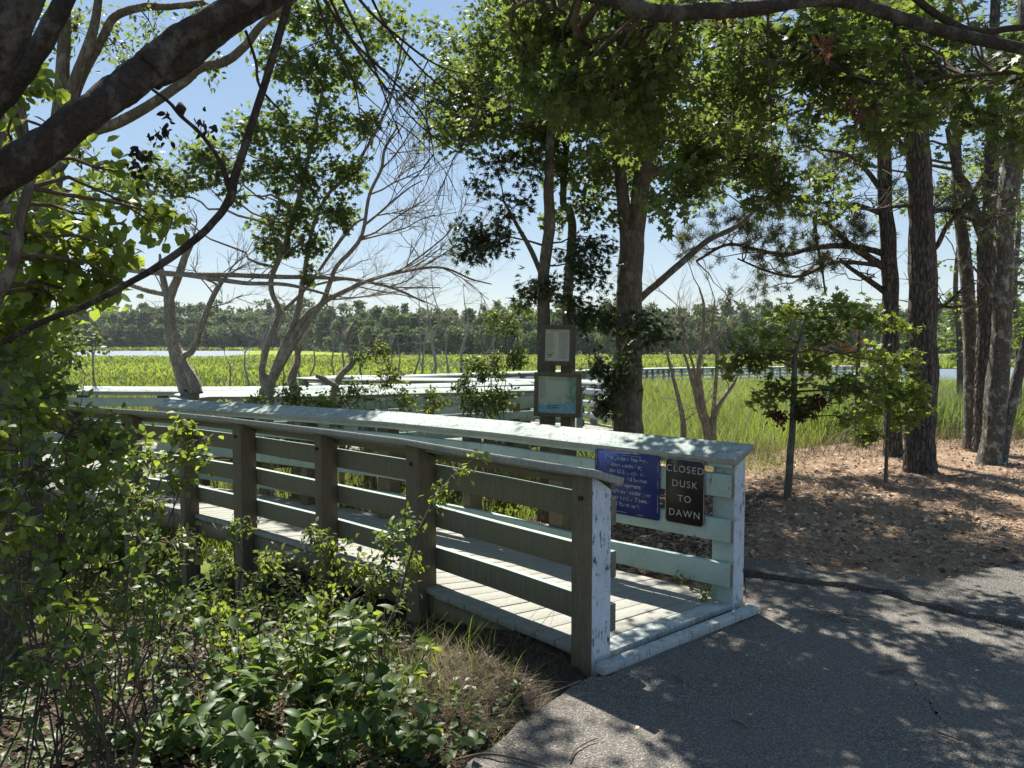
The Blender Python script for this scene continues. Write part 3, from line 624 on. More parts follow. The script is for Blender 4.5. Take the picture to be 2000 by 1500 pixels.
LM = 1.6                                       # leaves per twig
class Tree:
    def __init__(s, name, label, cat, base, wood_m, leaf_m=None, group=None, twig_m=None):
        s.base = np.array((base[0], base[1], hgt(base[0], base[1]))) if len(base) == 2 else np.array(base, float)
        s.e = empty(name, s.base, label, cat, group); s.w = MB(); s.l = MB(); s.nodes = []; s.wm = wood_m; s.lm = leaf_m; s.tm = twig_m or M['twig']
    def limb(s, pts, rad, sides=10, k=6, px=True, wob=.03, node=True, ground=False):
        q = np.array([P(*p) if px else p for p in pts], float)
        d = np.array([p[1] for p in q]); rad = np.asarray(rad, float)
        if px: rad = rad * d / FPX
        if ground:
            g0 = q[0].copy(); g0[2] = hgt(g0[0], g0[1]) - .08
            if q[0][2] - g0[2] > .15: q = np.vstack([g0, q]); rad = np.concatenate([[rad[0] * 1.12], rad])
            else: q[0] = g0
        c = smooth_path(q, k); rr = np.interp(np.linspace(0, 1, len(c)), np.linspace(0, 1, len(q)), rad)
        if ground: rr[0] *= 1.22; rr[1] *= 1.08
        ng = rng.normal(size=(len(c), 3)); ng = (np.roll(ng, 1, 0) + ng * 1.5 + np.roll(ng, -1, 0)) / 2.1; c[1:-1] += ng[1:-1] * rr[1:-1, None] * .03
        ar = np.concatenate([[0], np.cumsum(np.linalg.norm(np.diff(c, axis=0), axis=1))]); rr = rr * (1 + .05 * np.sin(ar * 3.1 + rng.uniform(0, 6)) * np.sin(ar * 1.3))
        s.w.tube(c, rr, sides, 0, .5, wob)
        if node: s.nodes += [(a, b_) for a, b_ in zip(c, rr)]
        return c
    def near(s, c, up=True):
        A = np.array([a for a, _ in s.nodes]); d = np.linalg.norm(A - c, axis=1) + np.maximum(0, A[:, 2] - c[2] - .1) * 1.2
        i = int(np.argmin(d)); return A[i], s.nodes[i][1]
    def clump(s, c, Rr, twigs, per, size, T, mat=0, attach=True, px=True, spread=.9, droop=.35, tone=(2, 2.2), rb=None, flat_=.75):
        c = P(*c) if px else np.array(c, float); Rr = np.array(Rr if not np.isscalar(Rr) else (Rr, Rr, Rr * flat_), float)
        path = np.array([c, c + (0, 0, .01)])
        if attach and s.nodes:
            a, ra = s.near(c); L = np.linalg.norm(c - a); r0 = min(ra * .6, .006 + .010 * L) if rb is None else rb
            path = wiggle(a, c, max(4, int(L / .18) + 2), .12, .06); s.w.tube(path, np.linspace(r0, .004, len(path)), 5, 1, .5, 0, False)
        C = []; TP = []; per = int(per * LM + .5)
        for i in range(twigs):
            e = rng.normal(size=3); e = e / np.linalg.norm(e) * rng.uniform(.35, 1) ** .6 * Rr; q = c + e
            st = path[min(len(path) - 1, int(len(path) * rng.uniform(.6, 1)))]
            n_ = 5; tw = wiggle(st, q, n_, .15, .05); s.w.tube(tw, np.linspace(.0035, .0012, n_) * max(1, size / .09), 3, 1, .5, 0, False)
            tt = rng.uniform(.3, 1.05, per); ii = np.clip(tt * (n_ - 1), 0, n_ - 1.001); i0 = ii.astype(int); fr = (ii - i0)[:, None]
            pts = tw[i0] * (1 - fr) + tw[np.minimum(i0 + 1, n_ - 1)] * fr + rng.normal(size=(per, 3)) * size * .55
            C.append(pts); out = np.broadcast_to(nrm(q - c), (per, 3)); TP.append(out * .6 + rng.normal(size=(per, 3)) * .7 - np.array((0, 0, droop)))
        C = np.concatenate(C); TP = np.concatenate(TP); nor = np.array((0, 0, 1.)) + rng.normal(size=C.shape) * .55 * spread
        put_leaves(s.l, C, TP, nor, size * rng.uniform(.65, 1.2, len(C)), T, mat, rng.beta(*tone, len(C)))
    def done(s, crown='crown', trunk='trunk'):
        if s.w.n: s.w.build(trunk, [s.wm, s.tm], s.e, smooth=True)
        if s.l.n: s.l.build(crown, s.lm if isinstance(s.lm, (list, tuple)) else [s.lm], s.e)
        return s.e
    def dead_fan(s, p, d, L, r, depth, gen=0, spread=.5, lift=.05, mat=0):
        n_ = 6; q = np.array(p, float); d = nrm(np.array(d, float)); pts = [q]
        for i in range(n_ - 1): d = nrm(d + rng.normal(size=3) * .14 + np.array((0, 0, lift * .5))); q = q + d * L / (n_ - 1); pts.append(q)
        s.w.tube(pts, np.linspace(r, r * .5, n_), 5 if gen < 1 else 3, mat, .5, 0, False)
        if depth > 0:
            for i in range(random.choice((3, 4, 5))):
                j = random.randint(1, n_ - 1); nd = nrm(d * 1.0 + rng.normal(size=3) * spread + np.array((0, 0, lift)))
                s.dead_fan(pts[j], nd, L * random.uniform(.45, .8), r * .55, depth - 1, gen + 1, spread, lift, mat)

# ---- leaning maple whose big limb crosses the upper left
t = Tree('leaning_maple', 'massive dark leaning limb tree arching across the upper left corner', 'tree', (-2.7, 2.45), M['bark_dark'], [M['maple']], None)
tr = np.array([(-2.75, 2.45, 0), (-2.65, 2.47, .8), (-2.5, 2.5, 1.6)])
t.limb(tr, [.23, .2, .17], 18, 8, px=False, ground=True, wob=.03)
t.limb([(-420, 620, 2.5), (-180, 450, 2.5), (0, 341, 2.5), (100, 277, 2.55), (185, 212, 2.6), (255, 160, 2.7), (330, 100, 2.8)], [46, 42, 38, 33, 31, 34, 30], 22, 14, wob=.02)
t.limb([(290, 130, 2.72), (345, 78, 2.8), (410, 38, 2.85), (490, -10, 2.95), (600, -90, 3.1), (820, -220, 3.6)], [28, 25, 22, 20, 19, 15], 16, 14, wob=.02)
t.limb([(290, 150, 2.78), (360, 112, 2.85), (430, 58, 2.95), (490, 22, 3.05), (560, -20, 3.2), (700, -130, 3.6), (900, -300, 4.2)], [28, 25, 23, 19, 17, 13, 9], 16, 14, wob=.02)
t.limb([(-500, 560, 2.4), (-220, 350, 2.3), (-60, 180, 2.3), (10, 70, 2.3), (60, -40, 2.35), (120, -180, 2.5)], [42, 42, 42, 40, 38, 34], 20, 10, wob=.02)
t.limb([(-260, 500, 2.9), (-60, 260, 2.9), (30, 160, 2.9), (95, 60, 2.95), (140, -30, 3.0), (220, -160, 3.2)], [24, 21, 19, 18, 17, 15], 16, 10)
for pl in (((620, -60), (660, 30), (700, 100), (745, 160), (790, 215), (840, 262), (900, 300)), ((640, -60), (690, 40), (730, 130), (760, 210), (785, 270)), ((660, -60), (720, 20), (800, 90), (860, 130), (930, 150)), ((600, -60), (640, 60), (690, 160), (705, 240)), ((700, -60), (760, 60), (850, 160), (960, 220)), ((610, -40), (680, 70), (760, 150), (830, 230), (850, 320))):
    c = t.limb([(a, b_, 3.9) for a, b_ in pl], np.linspace(3.6, .9, len(pl)), 6, 5)
    for j in range(3): t.dead_fan(c[random.randint(6, len(c) - 1)], (rng.normal() * .5 + .4, rng.normal() * .3, -rng.uniform(.1, 1)), rng.uniform(.25, .6), .004, 1, 1, .5, -.1)
for (c, rr, tw, per) in (((-1.2, 3.9, 4.6), .8, 16, 10), ((-.4, 4.6, 5.2), .8, 16, 10), ((-2.2, 4.8, 4.8), .8, 16, 10), ((-.9, 5.6, 5.9), .9, 18, 10), ((.5, 5.0, 4.9), .7, 14, 10), ((-3.2, 4.2, 4.6), .8, 16, 10), ((-1.9, 6.2, 6.4), .9, 18, 10), ((.2, 6.4, 6.3), .8, 18, 10), ((-3.4, 6.0, 5.8), .9, 16, 10)):
    t.clump(c, rr, tw, 10, .10, T_M, px=False)  # unseen crown clumps, placed overhead to shade the near rail
t.done()
# ---- hanging vine stem in front
t = Tree('hanging_vine', 'long bare curved vine stem hanging in front of the sky at left', 'vine', P(-60, 700, 2.9), M['bark_dark'], None)
t.limb([(575, -40, 3.0), (548, 60, 3.0), (515, 170, 3.0), (480, 280, 3.0), (458, 345, 3.0), (450, 385, 3.0), (420, 430, 3.0), (380, 468, 3.0), (320, 512, 3.0), (260, 548, 2.97), (170, 595, 2.95), (90, 625, 2.92), (30, 655, 2.9), (-60, 700, 2.9)], [7, 7, 7, 7, 8, 8, 7, 7, 7, 6, 6, 6, 6, 6], 7, 6)
t.limb([(285, 165, 3.0), (330, 200, 3.0), (352, 225, 3.0), (395, 265, 3.0), (432, 320, 3.0), (447, 370, 3.0)], [3, 3.5, 4, 4, 4.5, 5], 6, 5)
t.limb([(480, 60, 3.0), (500, 120, 3.0), (508, 170, 3.0), (560, 230, 3.1)], [3, 3, 3, 2], 5, 4)
t.w.tube([P(352, 200, 3), P(353, 212, 3), P(354, 226, 3)], [.006, .022, .008], 8, 0)
t.l = MB(); 
for (px, py) in ((305, 262), (318, 258), (268, 295), (272, 310), (258, 330), (265, 345), (283, 300), (392, 235), (410, 250), (322, 228)):
    c = P(px, py, 3.0) + rng.normal(size=(9, 3)) * .017; put_leaves(t.l, c, rng.normal(size=(9, 3)) - (0, 0, 1), rng.normal(size=(9, 3)), .035, T_B)
t.lm = [M['withered']]; t.done('withered_leaves', 'stem')

# ---- grey multi-stem tree behind at upper left
t = Tree('grey_stem_tree', 'pale grey multi-stemmed tree rising behind the big leaning limb', 'tree', (-4.6, 7.0), M['bark_grey'], [M['maple'], M['bright']])
t.limb([(60, 900, 7), (75, 650, 7), (95, 430, 7), (105, 330, 7), (118, 200, 7), (125, 60, 7), (128, -120, 7)], [20, 18, 17, 16, 13, 11, 9], 12, 6, ground=True)
t.limb([(100, 380, 7), (118, 260, 6.95), (150, 150, 6.9), (185, 50, 6.9), (200, -80, 6.9)], [13, 12, 10, 8, 6], 10, 6)
t.limb([(112, 300, 7.05), (150, 170, 7), (200, 75, 7), (225, 32, 7), (280, 14, 7), (330, 13, 7), (400, 5, 7)], [11, 10, 8, 8, 7, 6, 5], 9, 6)
t.limb([(110, 330, 6.9), (160, 268, 6.9), (230, 240, 6.85), (300, 200, 6.8), (358, 160, 6.8), (390, 133, 6.8), (440, 120, 6.8), (478, 90, 6.8), (510, 50, 6.8), (560, 10, 6.8), (640, -60, 6.8)], [11, 10, 9.5, 9, 9, 9, 8.5, 8, 7, 6, 5], 9, 6)
t.limb([(85, 560, 7.1), (60, 350, 7.2), (40, 200, 7.2), (30, 20, 7.2)], [11, 9, 8, 7], 9, 6)
for (c, rr, tw, per) in (((150, 60, 7.2), .5, 22, 9), ((60, 40, 7.4), .5, 18, 9), ((230, 100, 7.3), .4, 12, 9), ((300, 60, 7.3), .45, 12, 9), ((400, 130, 7.0), .25, 8, 9), ((20, 180, 7.3), .45, 16, 9), ((420, 20, 7), .4, 14, 9), ((30, 330, 7.6), .5, 18, 9), ((150, 400, 7.4), .4, 14, 9), ((240, 380, 7.2), .35, 14, 9), ((60, 480, 7.5), .5, 20, 9), ((0, 620, 7.2), .6, 22, 9), ((120, 560, 7.8), .4, 18, 9), ((20, 440, 7), .5, 16, 9), ((520, -60, 6.9), .5, 14, 9)):
    t.clump(c, rr, tw, per, .06, T_R if rng.uniform() < .4 else T_S)
t.done()
# ---- ridged trunk at far left with round-leaved climbing vine
t = Tree('climber_clad_tree', 'ridged trunk at the left edge wrapped in a bright round-leaved climber', 'tree', (-3.15, 4.4), M['bark_grey'], [M['bright'], M['shrub']])
t.limb([(-10, 1000, 4.4), (12, 700, 4.4), (15, 520, 4.4), (5, 350, 4.4), (-30, 150, 4.4), (-60, -100, 4.4)], [34, 27, 25, 24, 22, 20], 14, 7, ground=True)
t.limb([(-30, 620, 3.1), (20, 530, 3.1), (40, 430, 3.1), (58, 330, 3.1), (20, 200, 3.1)], [12, 11, 10, 9, 7], 8, 6)
for (c, rr, tw, per) in (((60, 470, 3.4), .26, 14, 9), ((150, 520, 3.4), .24, 14, 9), ((210, 480, 3.4), .2, 11, 9), ((230, 545, 3.4), .15, 8, 8), ((110, 590, 3.5), .24, 12, 9), ((40, 620, 3.4), .24, 12, 9), ((30, 300, 3.4), .2, 8, 8), ((20, 190, 3.0), .17, 7, 8), ((80, 370, 3.7), .22, 10, 9), ((290, 430, 3.5), .12, 6, 8), ((330, 440, 3.5), .10, 5, 7), ((250, 340, 3.6), .12, 5, 7), ((170, 420, 3.6), .2, 9, 8), ((40, 700, 3.3), .22, 11, 9), ((75, 150, 3.2), .13, 5, 7), ((-60, 450, 3.2), .3, 12, 9), ((-50, 650, 3.2), .3, 12, 9), ((160, 330, 3.9), .15, 6, 8), ((190, 590, 3.6), .14, 6, 8)):
    t.clump(c, rr, int(tw * .72), per, .058, T_R, tone=(3, 2), spread=1.3)
t.done()

# ---- multi-stem tree in front of the return ramp, leafy stems at left, dead fan at right
t = Tree('half_dead_maple', 'multi-stemmed half dead maple with leafy left stems and a bare twiggy fan', 'tree', (-3.3, 10.3), M['dead'], [M['maple']], twig_m=M['dead'])
z = 10.3; _limb = t.limb; t.limb = lambda p, rad, *a, **k: _limb(p, np.asarray(rad) * .64, *a, **k)
t.limb([(518, 800, z), (522, 760, z), (530, 732, z)], [22, 20, 18], 14, 5, ground=True)
t.limb([(520, 760, z), (512, 720, z), (528, 655, z), (545, 610, z), (531, 572, z), (531, 540, z), (552, 490, z), (572, 430, z), (592, 350, z), (615, 250, z), (640, 120, z), (655, 0, z)], [11, 10, 9, 9, 8.5, 8, 8, 7, 6, 5.5, 5, 4], 10, 5)
t.limb([(525, 755, z), (548, 690, z), (578, 620, z), (590, 560, z), (600, 500, z), (612, 440, z), (640, 380, z), (690, 330, z), (760, 200, z), (790, 60, z)], [13, 11, 9.5, 8, 7, 6, 5.5, 5, 4, 3], 10, 5)
t.limb([(530, 750, z), (560, 680, z), (600, 615, z), (630, 590, z), (655, 525, z), (682, 495, z), (702, 470, z), (712, 440, z), (722, 380, z), (745, 330, z), (752, 290, z), (775, 250, z)], [12, 12, 10, 9, 7, 6.5, 6, 5.5, 5, 4.5, 4, 3], 10, 5)
t.limb([(535, 740, z), (575, 670, z), (625, 598, z), (660, 575, z), (720, 548, z), (780, 532, z), (860, 522, z), (920, 545, z), (960, 555, z)], [11, 10, 9, 8, 6, 5, 4, 3, 2], 9, 5)
t.limb([(555, 605, z), (600, 560, z), (650, 490, z), (690, 440, z), (715, 425, z)], [5.5, 5, 4.5, 4, 3], 7, 4)
t.limb([(600, 560, z + .2), (680, 545, z + .2), (760, 560, z + .2), (860, 562, z + .2)], [4, 3.5, 3, 2], 6, 4)
for (px, py, dx, dz, L, r, dep) in ((712, 440, 1, .9, 1.0, .018, 3), (745, 330, .8, .9, .9, .014, 3), (722, 380, 1, .6, 1.0, .014, 3), (705, 465, 1, .3, 1.0, .016, 3), (700, 470, 1, .05, 1.1, .014, 3), (770, 535, 1, .35, 1.1, .016, 3), (820, 525, 1, .5, .8, .012, 3), (860, 522, 1, -.1, .8, .010, 3), (720, 548, 1, -.1, 1.1, .012, 3), (650, 585, 1, -.05, 1.2, .012, 3), (752, 290, .5, 1, .7, .01, 2), (760, 300, 1, .4, .9, .01, 3), (640, 500, .6, 1, .6, .008, 2), (780, 532, 1, .7, 1.0, .012, 3), (700, 560, 1, -.25, 1.1, .010, 3)):
    t.dead_fan(P(px, py, z), (dx, rng.normal() * .35, dz), L, r, dep, 0, .42, .03)
for (c, rr, tw, per) in (((560, 420, z), .55, 26, 9), ((600, 350, z), .6, 30, 9), ((650, 420, z), .45, 22, 9), ((520, 330, z), .45, 20, 9), ((560, 250, z), .6, 26, 9), ((640, 250, z), .6, 26, 9), ((680, 340, z), .4, 18, 9), ((540, 480, z), .32, 14, 9), ((610, 480, z), .28, 12, 9), ((480, 250, z), .4, 16, 9), ((600, 150, z), .65, 28, 9), ((680, 130, z), .6, 26, 9), ((540, 120, z), .5, 18, 9), ((720, 250, z), .4, 14, 9), ((740, 60, z), .6, 22, 9), ((640, 40, z), .6, 26, 9), ((420, 330, z), .4, 16, 9), ((380, 300, z), .35, 14, 9), ((340, 360, z), .35, 14, 9), ((290, 330, z), .4, 14, 9), ((440, 380, z), .25, 8, 9), ((560, 30, z), .5, 18, 9), ((300, 420, z), .3, 10, 9), ((235, 350, z), .4, 14, 9), ((600, 540, z), .12, 5, 8)):
    t.clump(c, rr * .92, int(tw * 1.45), per, .098, T_M, tone=(2.4, 2))
t.done()
# ---- dead forked tree beside the ramp corner
t = Tree('dead_forked_tree', 'thick pale dead tree with a Y fork at the ramp corner', 'dead tree', (-4.25, 10.0), M['dead'], None, twig_m=M['dead'])
z = 10.0
t.limb([(372, 790, z), (366, 760, z), (350, 710, z), (337, 670, z), (332, 630, z), (330, 585, z), (322, 560, z), (316, 530, z), (312, 496, z)], [17, 15.5, 13.5, 11.5, 10, 9, 6.5, 5, 2], 16, 6, ground=True, wob=.05)
t.limb([(328, 590, z), (342, 555, z), (352, 530, z), (362, 500, z), (378, 470, z)], [9, 7.5, 7, 6, 4.5], 10, 5, wob=.04)
t.limb([(382, 770, z - .05), (378, 745, z - .05), (362, 715, z - .05), (355, 698, z - .05), (372, 688, z - .05), (383, 665, z - .05), (392, 640, z - .05), (405, 605, z - .05), (418, 575, z - .05), (430, 555, z - .05), (442, 540, z - .05)], [14, 11, 7.5, 6, 7, 6, 6, 5, 4.5, 4, 3], 12, 5, wob=.05)
t.limb([(322, 575, z), (290, 568, z), (250, 555, z), (210, 540, z)], [5, 5, 4, 3], 7, 4)
t.limb([(420, 570, z), (422, 555, z), (400, 545, z)], [4, 3, 2], 6, 4)
for (px, py, dx, dz) in ((442, 540, .6, 1), (442, 540, 1, .5), (418, 575, -.5, 1), (378, 470, .3, 1), (405, 605, 1, .3)): t.dead_fan(P(px, py, z), (dx, rng.normal() * .3, dz), .5, .012, 2)
t.done()
# fallen bare stems resting across both
t = Tree('fallen_bare_trunk', 'long bare grey trunk lying level across the dead trees', 'dead tree', P(210, 535, 9.9), M['dead'], None, twig_m=M['dead'])
t.limb([(210, 520, 9.9), (280, 530, 9.9), (350, 536, 9.9), (440, 537, 9.95), (520, 540, 10.1), (600, 542, 10.2), (680, 545, 10.3), (760, 560, 10.4), (830, 590, 10.5)], [6, 6, 5.5, 5, 5, 4, 3.5, 3, 2], 8, 5)
t.limb([(350, 536, 9.9), (420, 545, 9.9), (480, 553, 10), (560, 556, 10.1), (640, 575, 10.2)], [4, 4.5, 4, 3.5, 2.5], 7, 5)
for (px, py, dx, dz) in ((600, 542, 1, .2), (680, 545, 1, -.2), (430, 537, .7, .5), (480, 553, 1, .4), (520, 540, .7, .6), (760, 560, 1, .2), (640, 575, 1, -.1), (300, 532, .3, -.5)): t.dead_fan(P(px, py, 10.1), (dx, rng.normal() * .3, dz), .75, .009, 3)
t.done()
# smaller stems
def small_dead(pts, rad, d, label, fans=(), name='dead_sapling', wm='dead', group=None):
    p0 = P(*pts[0], d); t = Tree(name, label, 'dead tree', (p0[0], p0[1]), M[wm], None, group, twig_m=M[wm])
    t.limb([(a, b_, d) for a, b_ in pts], rad, 7, 4, ground=True)
    for (px, py, dx, dz, L) in fans: t.dead_fan(P(px, py, d), (dx, rng.normal() * .3, dz), L, .010, 2)
    t.done(); return t
small_dead([(578, 790), (570, 740), (582, 700), (575, 650), (588, 600)], [11, 9, 6, 5, 3], 10.8, 'dark crooked stem just right of the half dead maple', [(582, 700, .7, 1, .6), (575, 650, -.6, 1, .5)])
small_dead([(650, 800), (662, 740), (690, 705), (676, 670), (690, 630)], [7, 6.5, 6, 4, 2.5], 10.5, 'short crooked dead sapling leaning over the return railing', [(690, 705, 1, .3, .5), (676, 670, -.6, .8, .4)])
small_dead([(665, 790), (640, 745), (618, 733)], [5, 5, 5], 10.2, 'broken dark stub angled in front of the return railing')
small_dead([(190, 790), (183, 740), (181, 690), (180, 650)], [2.5, 2.2, 1.8, 1], 12.8, 'thin bare sapling alone before the marsh at left', [(182, 700, .7, 1, .5), (181, 655, .8, .3, .4)], 'bare_sapling')
small_dead([(730, 900), (700, 830), (680, 790)], [5, 4, 3], 8.0, 'pale bent dead stem behind the ramp rail')
# dead shrub, right of the big oak
p0 = P(1385, 850, 12.5); t = Tree('dead_shrub', 'many-stemmed leafless shrub in the reeds right of the big oak', 'shrub', (p0[0], p0[1]), M['dead'], None, twig_m=M['dead'])
for pts, r0 in (([(1385, 850), (1372, 790), (1365, 720), (1372, 660), (1375, 600), (1365, 560)], 7), ([(1380, 850), (1365, 800), (1350, 740), (1335, 690), (1312, 650)], 6), ([(1392, 850), (1400, 800), (1432, 750), (1440, 735)], 8), ([(1388, 850), (1395, 780), (1400, 700), (1392, 640), (1396, 585)], 5), ([(1335, 850), (1330, 800), (1310, 720), (1302, 690)], 6), ([(1378, 850), (1360, 780), (1355, 720), (1330, 640), (1325, 600)], 4)):
    c = t.limb([(a, b_, 12.5) for a, b_ in pts], np.linspace(r0, 1.5, len(pts)), 7, 4, ground=True)
    for q in (c[-1], c[-6], c[-11]): t.dead_fan(q, (rng.normal() * .6, rng.normal() * .3, 1), .8, .009, 2, 0, .5)
t.done('crown', 'stems')

# ---- central trees
t = Tree('split_bark_tree', 'slim dark tree standing directly behind the two notice boards', 'tree', (.42, 9.0), M['bark_grey'], [M['oak']])
z = 9.0
t.limb([(1068, 830, z), (1065, 740, z), (1063, 640, z), (1062, 560, z), (1066, 510, z), (1075, 440, z), (1072, 380, z), (1075, 300, z), (1080, 180, z), (1085, 40, z), (1090, -150, z)], [15, 14, 13, 12, 11, 11, 10, 9, 8, 7, 5], 12, 6, ground=True, wob=.05)
t.limb([(1058, 540, z), (1040, 495, z), (1010, 440, z), (985, 395, z)], [5, 5, 4, 2.5], 7, 5)
t.limb([(1064, 480, z), (1030, 470, z), (990, 462, z)], [2.5, 2, 1.5], 5, 4)
for (c, rr, tw, per) in (((925, 455, z), .26, 16, 8), ((955, 480, z), .24, 14, 8), ((915, 495, z), .2, 10, 8), ((975, 440, z), .15, 6, 7), ((990, 470, z), .14, 5, 7), ((960, 320, z), .22, 10, 8), ((930, 365, z), .14, 6, 7), ((1010, 400, z), .25, 10, 7), ((1030, 330, z), .3, 12, 8), ((1060, 560, z - .2), .3, 16, 8), ((1030, 580, z), .22, 9, 8), ((1130, 500, z), .35, 18, 8), ((1160, 530, z), .3, 16, 8), ((1110, 590, z), .3, 12, 8), ((1180, 480, z), .2, 8, 8)):
    t.clump(c, rr, tw, per, .115, T_O, tone=(2, 2.5))
t.done()
t = Tree('slim_grey_tree', 'slender pale trunk just right of the notice boards', 'tree', (1.0, 9.9), M['bark_lichen'], [M['maple']])
z = 9.9
t.limb([(1112, 850, z), (1112, 700, z), (1107, 610, z), (1113, 520, z), (1118, 450, z), (1112, 410, z), (1100, 395, z), (1105, 300, z), (1120, 100, z), (1125, -100, z)], [12, 11, 10, 9, 8.5, 8, 7, 6, 5, 4], 11, 6, ground=True)
for (c, rr, tw, per) in (((1120, 330, z), .5, 26, 9), ((1060, 260, z), .55, 28, 9), ((1130, 200, z), .6, 30, 9), ((1040, 150, z), .6, 30, 9), ((1100, 60, z), .7, 32, 9), ((1090, 430, z), .25, 10, 8)):
    t.clump(c, rr, tw, per, .10, T_M)
t.done()
# big oak
t = Tree('big_oak', 'large grey forked oak trunk in the middle behind the ramp railing', 'tree', (1.42, 9.4), M['bark_grey'], [M['maple'], M['oak']])
z = 9.4
t.limb([(1228, 900, z), (1226, 820, z), (1226, 740, z), (1228, 660, z), (1229, 590, z), (1231, 520, z), (1235, 450, z)], [29, 27, 26, 25.5, 24, 23, 23], 22, 8, ground=True, wob=.03)
t.limb([(1228, 500, z), (1222, 430, z), (1215, 370, z), (1208, 300, z), (1195, 180, z), (1180, 20, z), (1170, -150, z)], [13, 13, 12, 11, 9, 8, 6], 14, 6)
t.limb([(1238, 490, z), (1248, 400, z), (1256, 330, z), (1262, 240, z), (1268, 140, z), (1272, 40, z), (1278, -150, z)], [17, 17, 16, 15, 14, 13, 10], 16, 6)
t.limb([(1236, 600, z), (1262, 572, z), (1300, 540, z), (1340, 505, z), (1385, 468, z), (1430, 447, z), (1465, 420, z), (1475, 400, z)], [7, 7, 6.5, 6, 5.5, 5, 4, 3], 8, 5)
t.limb([(1256, 340, z), (1330, 322, z), (1390, 300, z), (1460, 240, z), (1520, 225, z)], [8, 7, 6, 5, 3], 8, 5)
t.limb([(1225, 740, z), (1190, 780, z), (1160, 810, z)], [7, 8, 9], 8, 4)
for (c, rr, tw, per) in (((1200, 740, z - .5), .25, 22, 9), ((1180, 790, z - .5), .22, 14, 9), ((1170, 720, z - .5), .18, 10, 8), ((1225, 700, z - .5), .15, 7, 8), ((1130, 620, z - .5), .22, 12, 8), ((1180, 625, z - .6), .25, 14, 8), ((1240, 640, z - .6), .25, 14, 8), ((1290, 655, z - .6), .2, 10, 8), ((1210, 600, z + .4), .2, 8, 8)):
    t.clump(c, rr, tw, per, .11, T_O, 1, droop=.5)
for i in range(64):
    px = rng.uniform(850, 1560); py = rng.uniform(-160, 380) if px > 960 else rng.uniform(-100, 220 + (px - 830)); d = z + rng.uniform(-1.6, 1.8)
    if py > 300 and px > 1400: py -= 60
    t.clump((px, py, d), rng.uniform(.45, .75), 28, 11, .078, T_M, 0, tone=(2, 2))
for (c, rr, tw) in (((860, 250, z), .45, 20), ((900, 180, z), .5, 22), ((820, 180, z), .4, 16), ((880, 280, z), .25, 8), ((1000, 260, z), .5, 20), ((1140, 400, z), .35, 14), ((1300, 400, z), .3, 10), ((1380, 330, z), .4, 16), ((1480, 330, z), .4, 18), ((1190, 430, z), .25, 8)):
    t.clump(c, rr, tw, 11, .078, T_M, 0)
t.done()

# ---- overhanging tree along the top right; trunk stands out of frame to the right
t = Tree('overhanging_maple', 'leafy branch of a maple reaching across the top right close to the viewer', 'tree', (5.6, 4.2), M['bark_dark'], [M['maple'], M['brown']])
t.limb([(5.6, 4.2, 0), (5.5, 4.2, 1.5), (5.3, 4.25, 3.2), (4.6, 4.3, 4.6), (4.2, 4.5, 6.2)], [.17, .15, .13, .1, .06], 14, 6, px=False, ground=True)
t.limb([(5.3, 4.25, 3.2), (4.2, 4.25, 3.15), *[tuple(P(a, b_, 4.2)) for a, b_ in ((2200, 140), (2000, 96), (1880, 70), (1780, 42), (1700, 16), (1640, 2), (1560, 4), (1480, 16), (1380, 22), (1280, 26), (1220, 6), (1150, -12), (1080, -28), (980, -66))]], [.05, .042, .034, .03, .029, .030, .030, .030, .034, .040, .042, .044, .042, .036, .03, .025], 12, 5, px=False)
t.limb([(1640, 8, 4.2), (1740, -20, 4.3), (1850, -60, 4.4)], [8, 7, 5], 8, 4)
t.limb([(1780, -10, 4.6), (1830, 30, 4.6), (1900, 62, 4.6), (1980, 55, 4.6), (2060, 50, 4.6)], [7, 7, 6, 6, 6], 8, 4)
t.limb([(1500, 20, 4.2), (1500, 110, 4.3), (1505, 200, 4.4), (1508, 300, 4.5)], [3, 2.5, 2, 1], 5, 5)
t.limb([(1560, 80, 4.4), (1700, 160, 4.8), (1850, 150, 5.0), (2010, 140, 5.0)], [3, 4, 4, 4], 6, 5)
for i in range(64):
    px = rng.uniform(1020, 1760); py = rng.uniform(20, 400); d = rng.uniform(4.6, 6.6)
    if px < 1250 and py > 260: py -= 170
    if px > 1600: py *= .75
    t.clump((px, py, d), rng.uniform(.22, .42), 14, 11, .076, T_M, 0, tone=(1.8, 2.4))
for i in range(14):
    t.clump((rng.uniform(1700, 2060), rng.uniform(-30, 260), rng.uniform(5, 7)), rng.uniform(.25, .4), 12, 8, .09, T_M, 0)
for i in range(7):  # extra leaves added to shade the entry sill
    t.clump((rng.uniform(-.4, .9), rng.uniform(6.2, 7.2), rng.uniform(4.5, 5.6)), rng.uniform(.35, .5), 14, 6, .09, T_M, 0, px=False)
for i in range(6):  # unseen clumps put in to shade the path's lower left corner
    t.clump((rng.uniform(-1.5, -.1), rng.uniform(4.3, 5.6), rng.uniform(4.5, 5.3)), rng.uniform(.35, .5), 13, 6, .09, T_M, 0, px=False)
for i in range(9):  # more clumps above the frame, added to shade the asphalt
    t.clump((rng.uniform(-1.3, .5), rng.uniform(4.6, 6.4), rng.uniform(5.0, 6.6)), rng.uniform(.4, .6), 14, 6, .10, T_M, 0, px=False)
for i in range(7):  # unseen overhead leaves added to cast shade on the left foreground
    t.clump((rng.uniform(-2.6, .2), rng.uniform(3.0, 6.2), rng.uniform(4.6, 6.4)), rng.uniform(.5, .8), 15, 8, .10, T_M, 0, px=False)
for i in range(36):                                            # the part of the crown above the frame, shading the path
    t.clump((rng.uniform(-.8, 4.6), rng.uniform(3.2, 7.6), rng.uniform(4.8, 7.2)), rng.uniform(.45, .7), 15, 5, .11, T_M, 0, px=False)
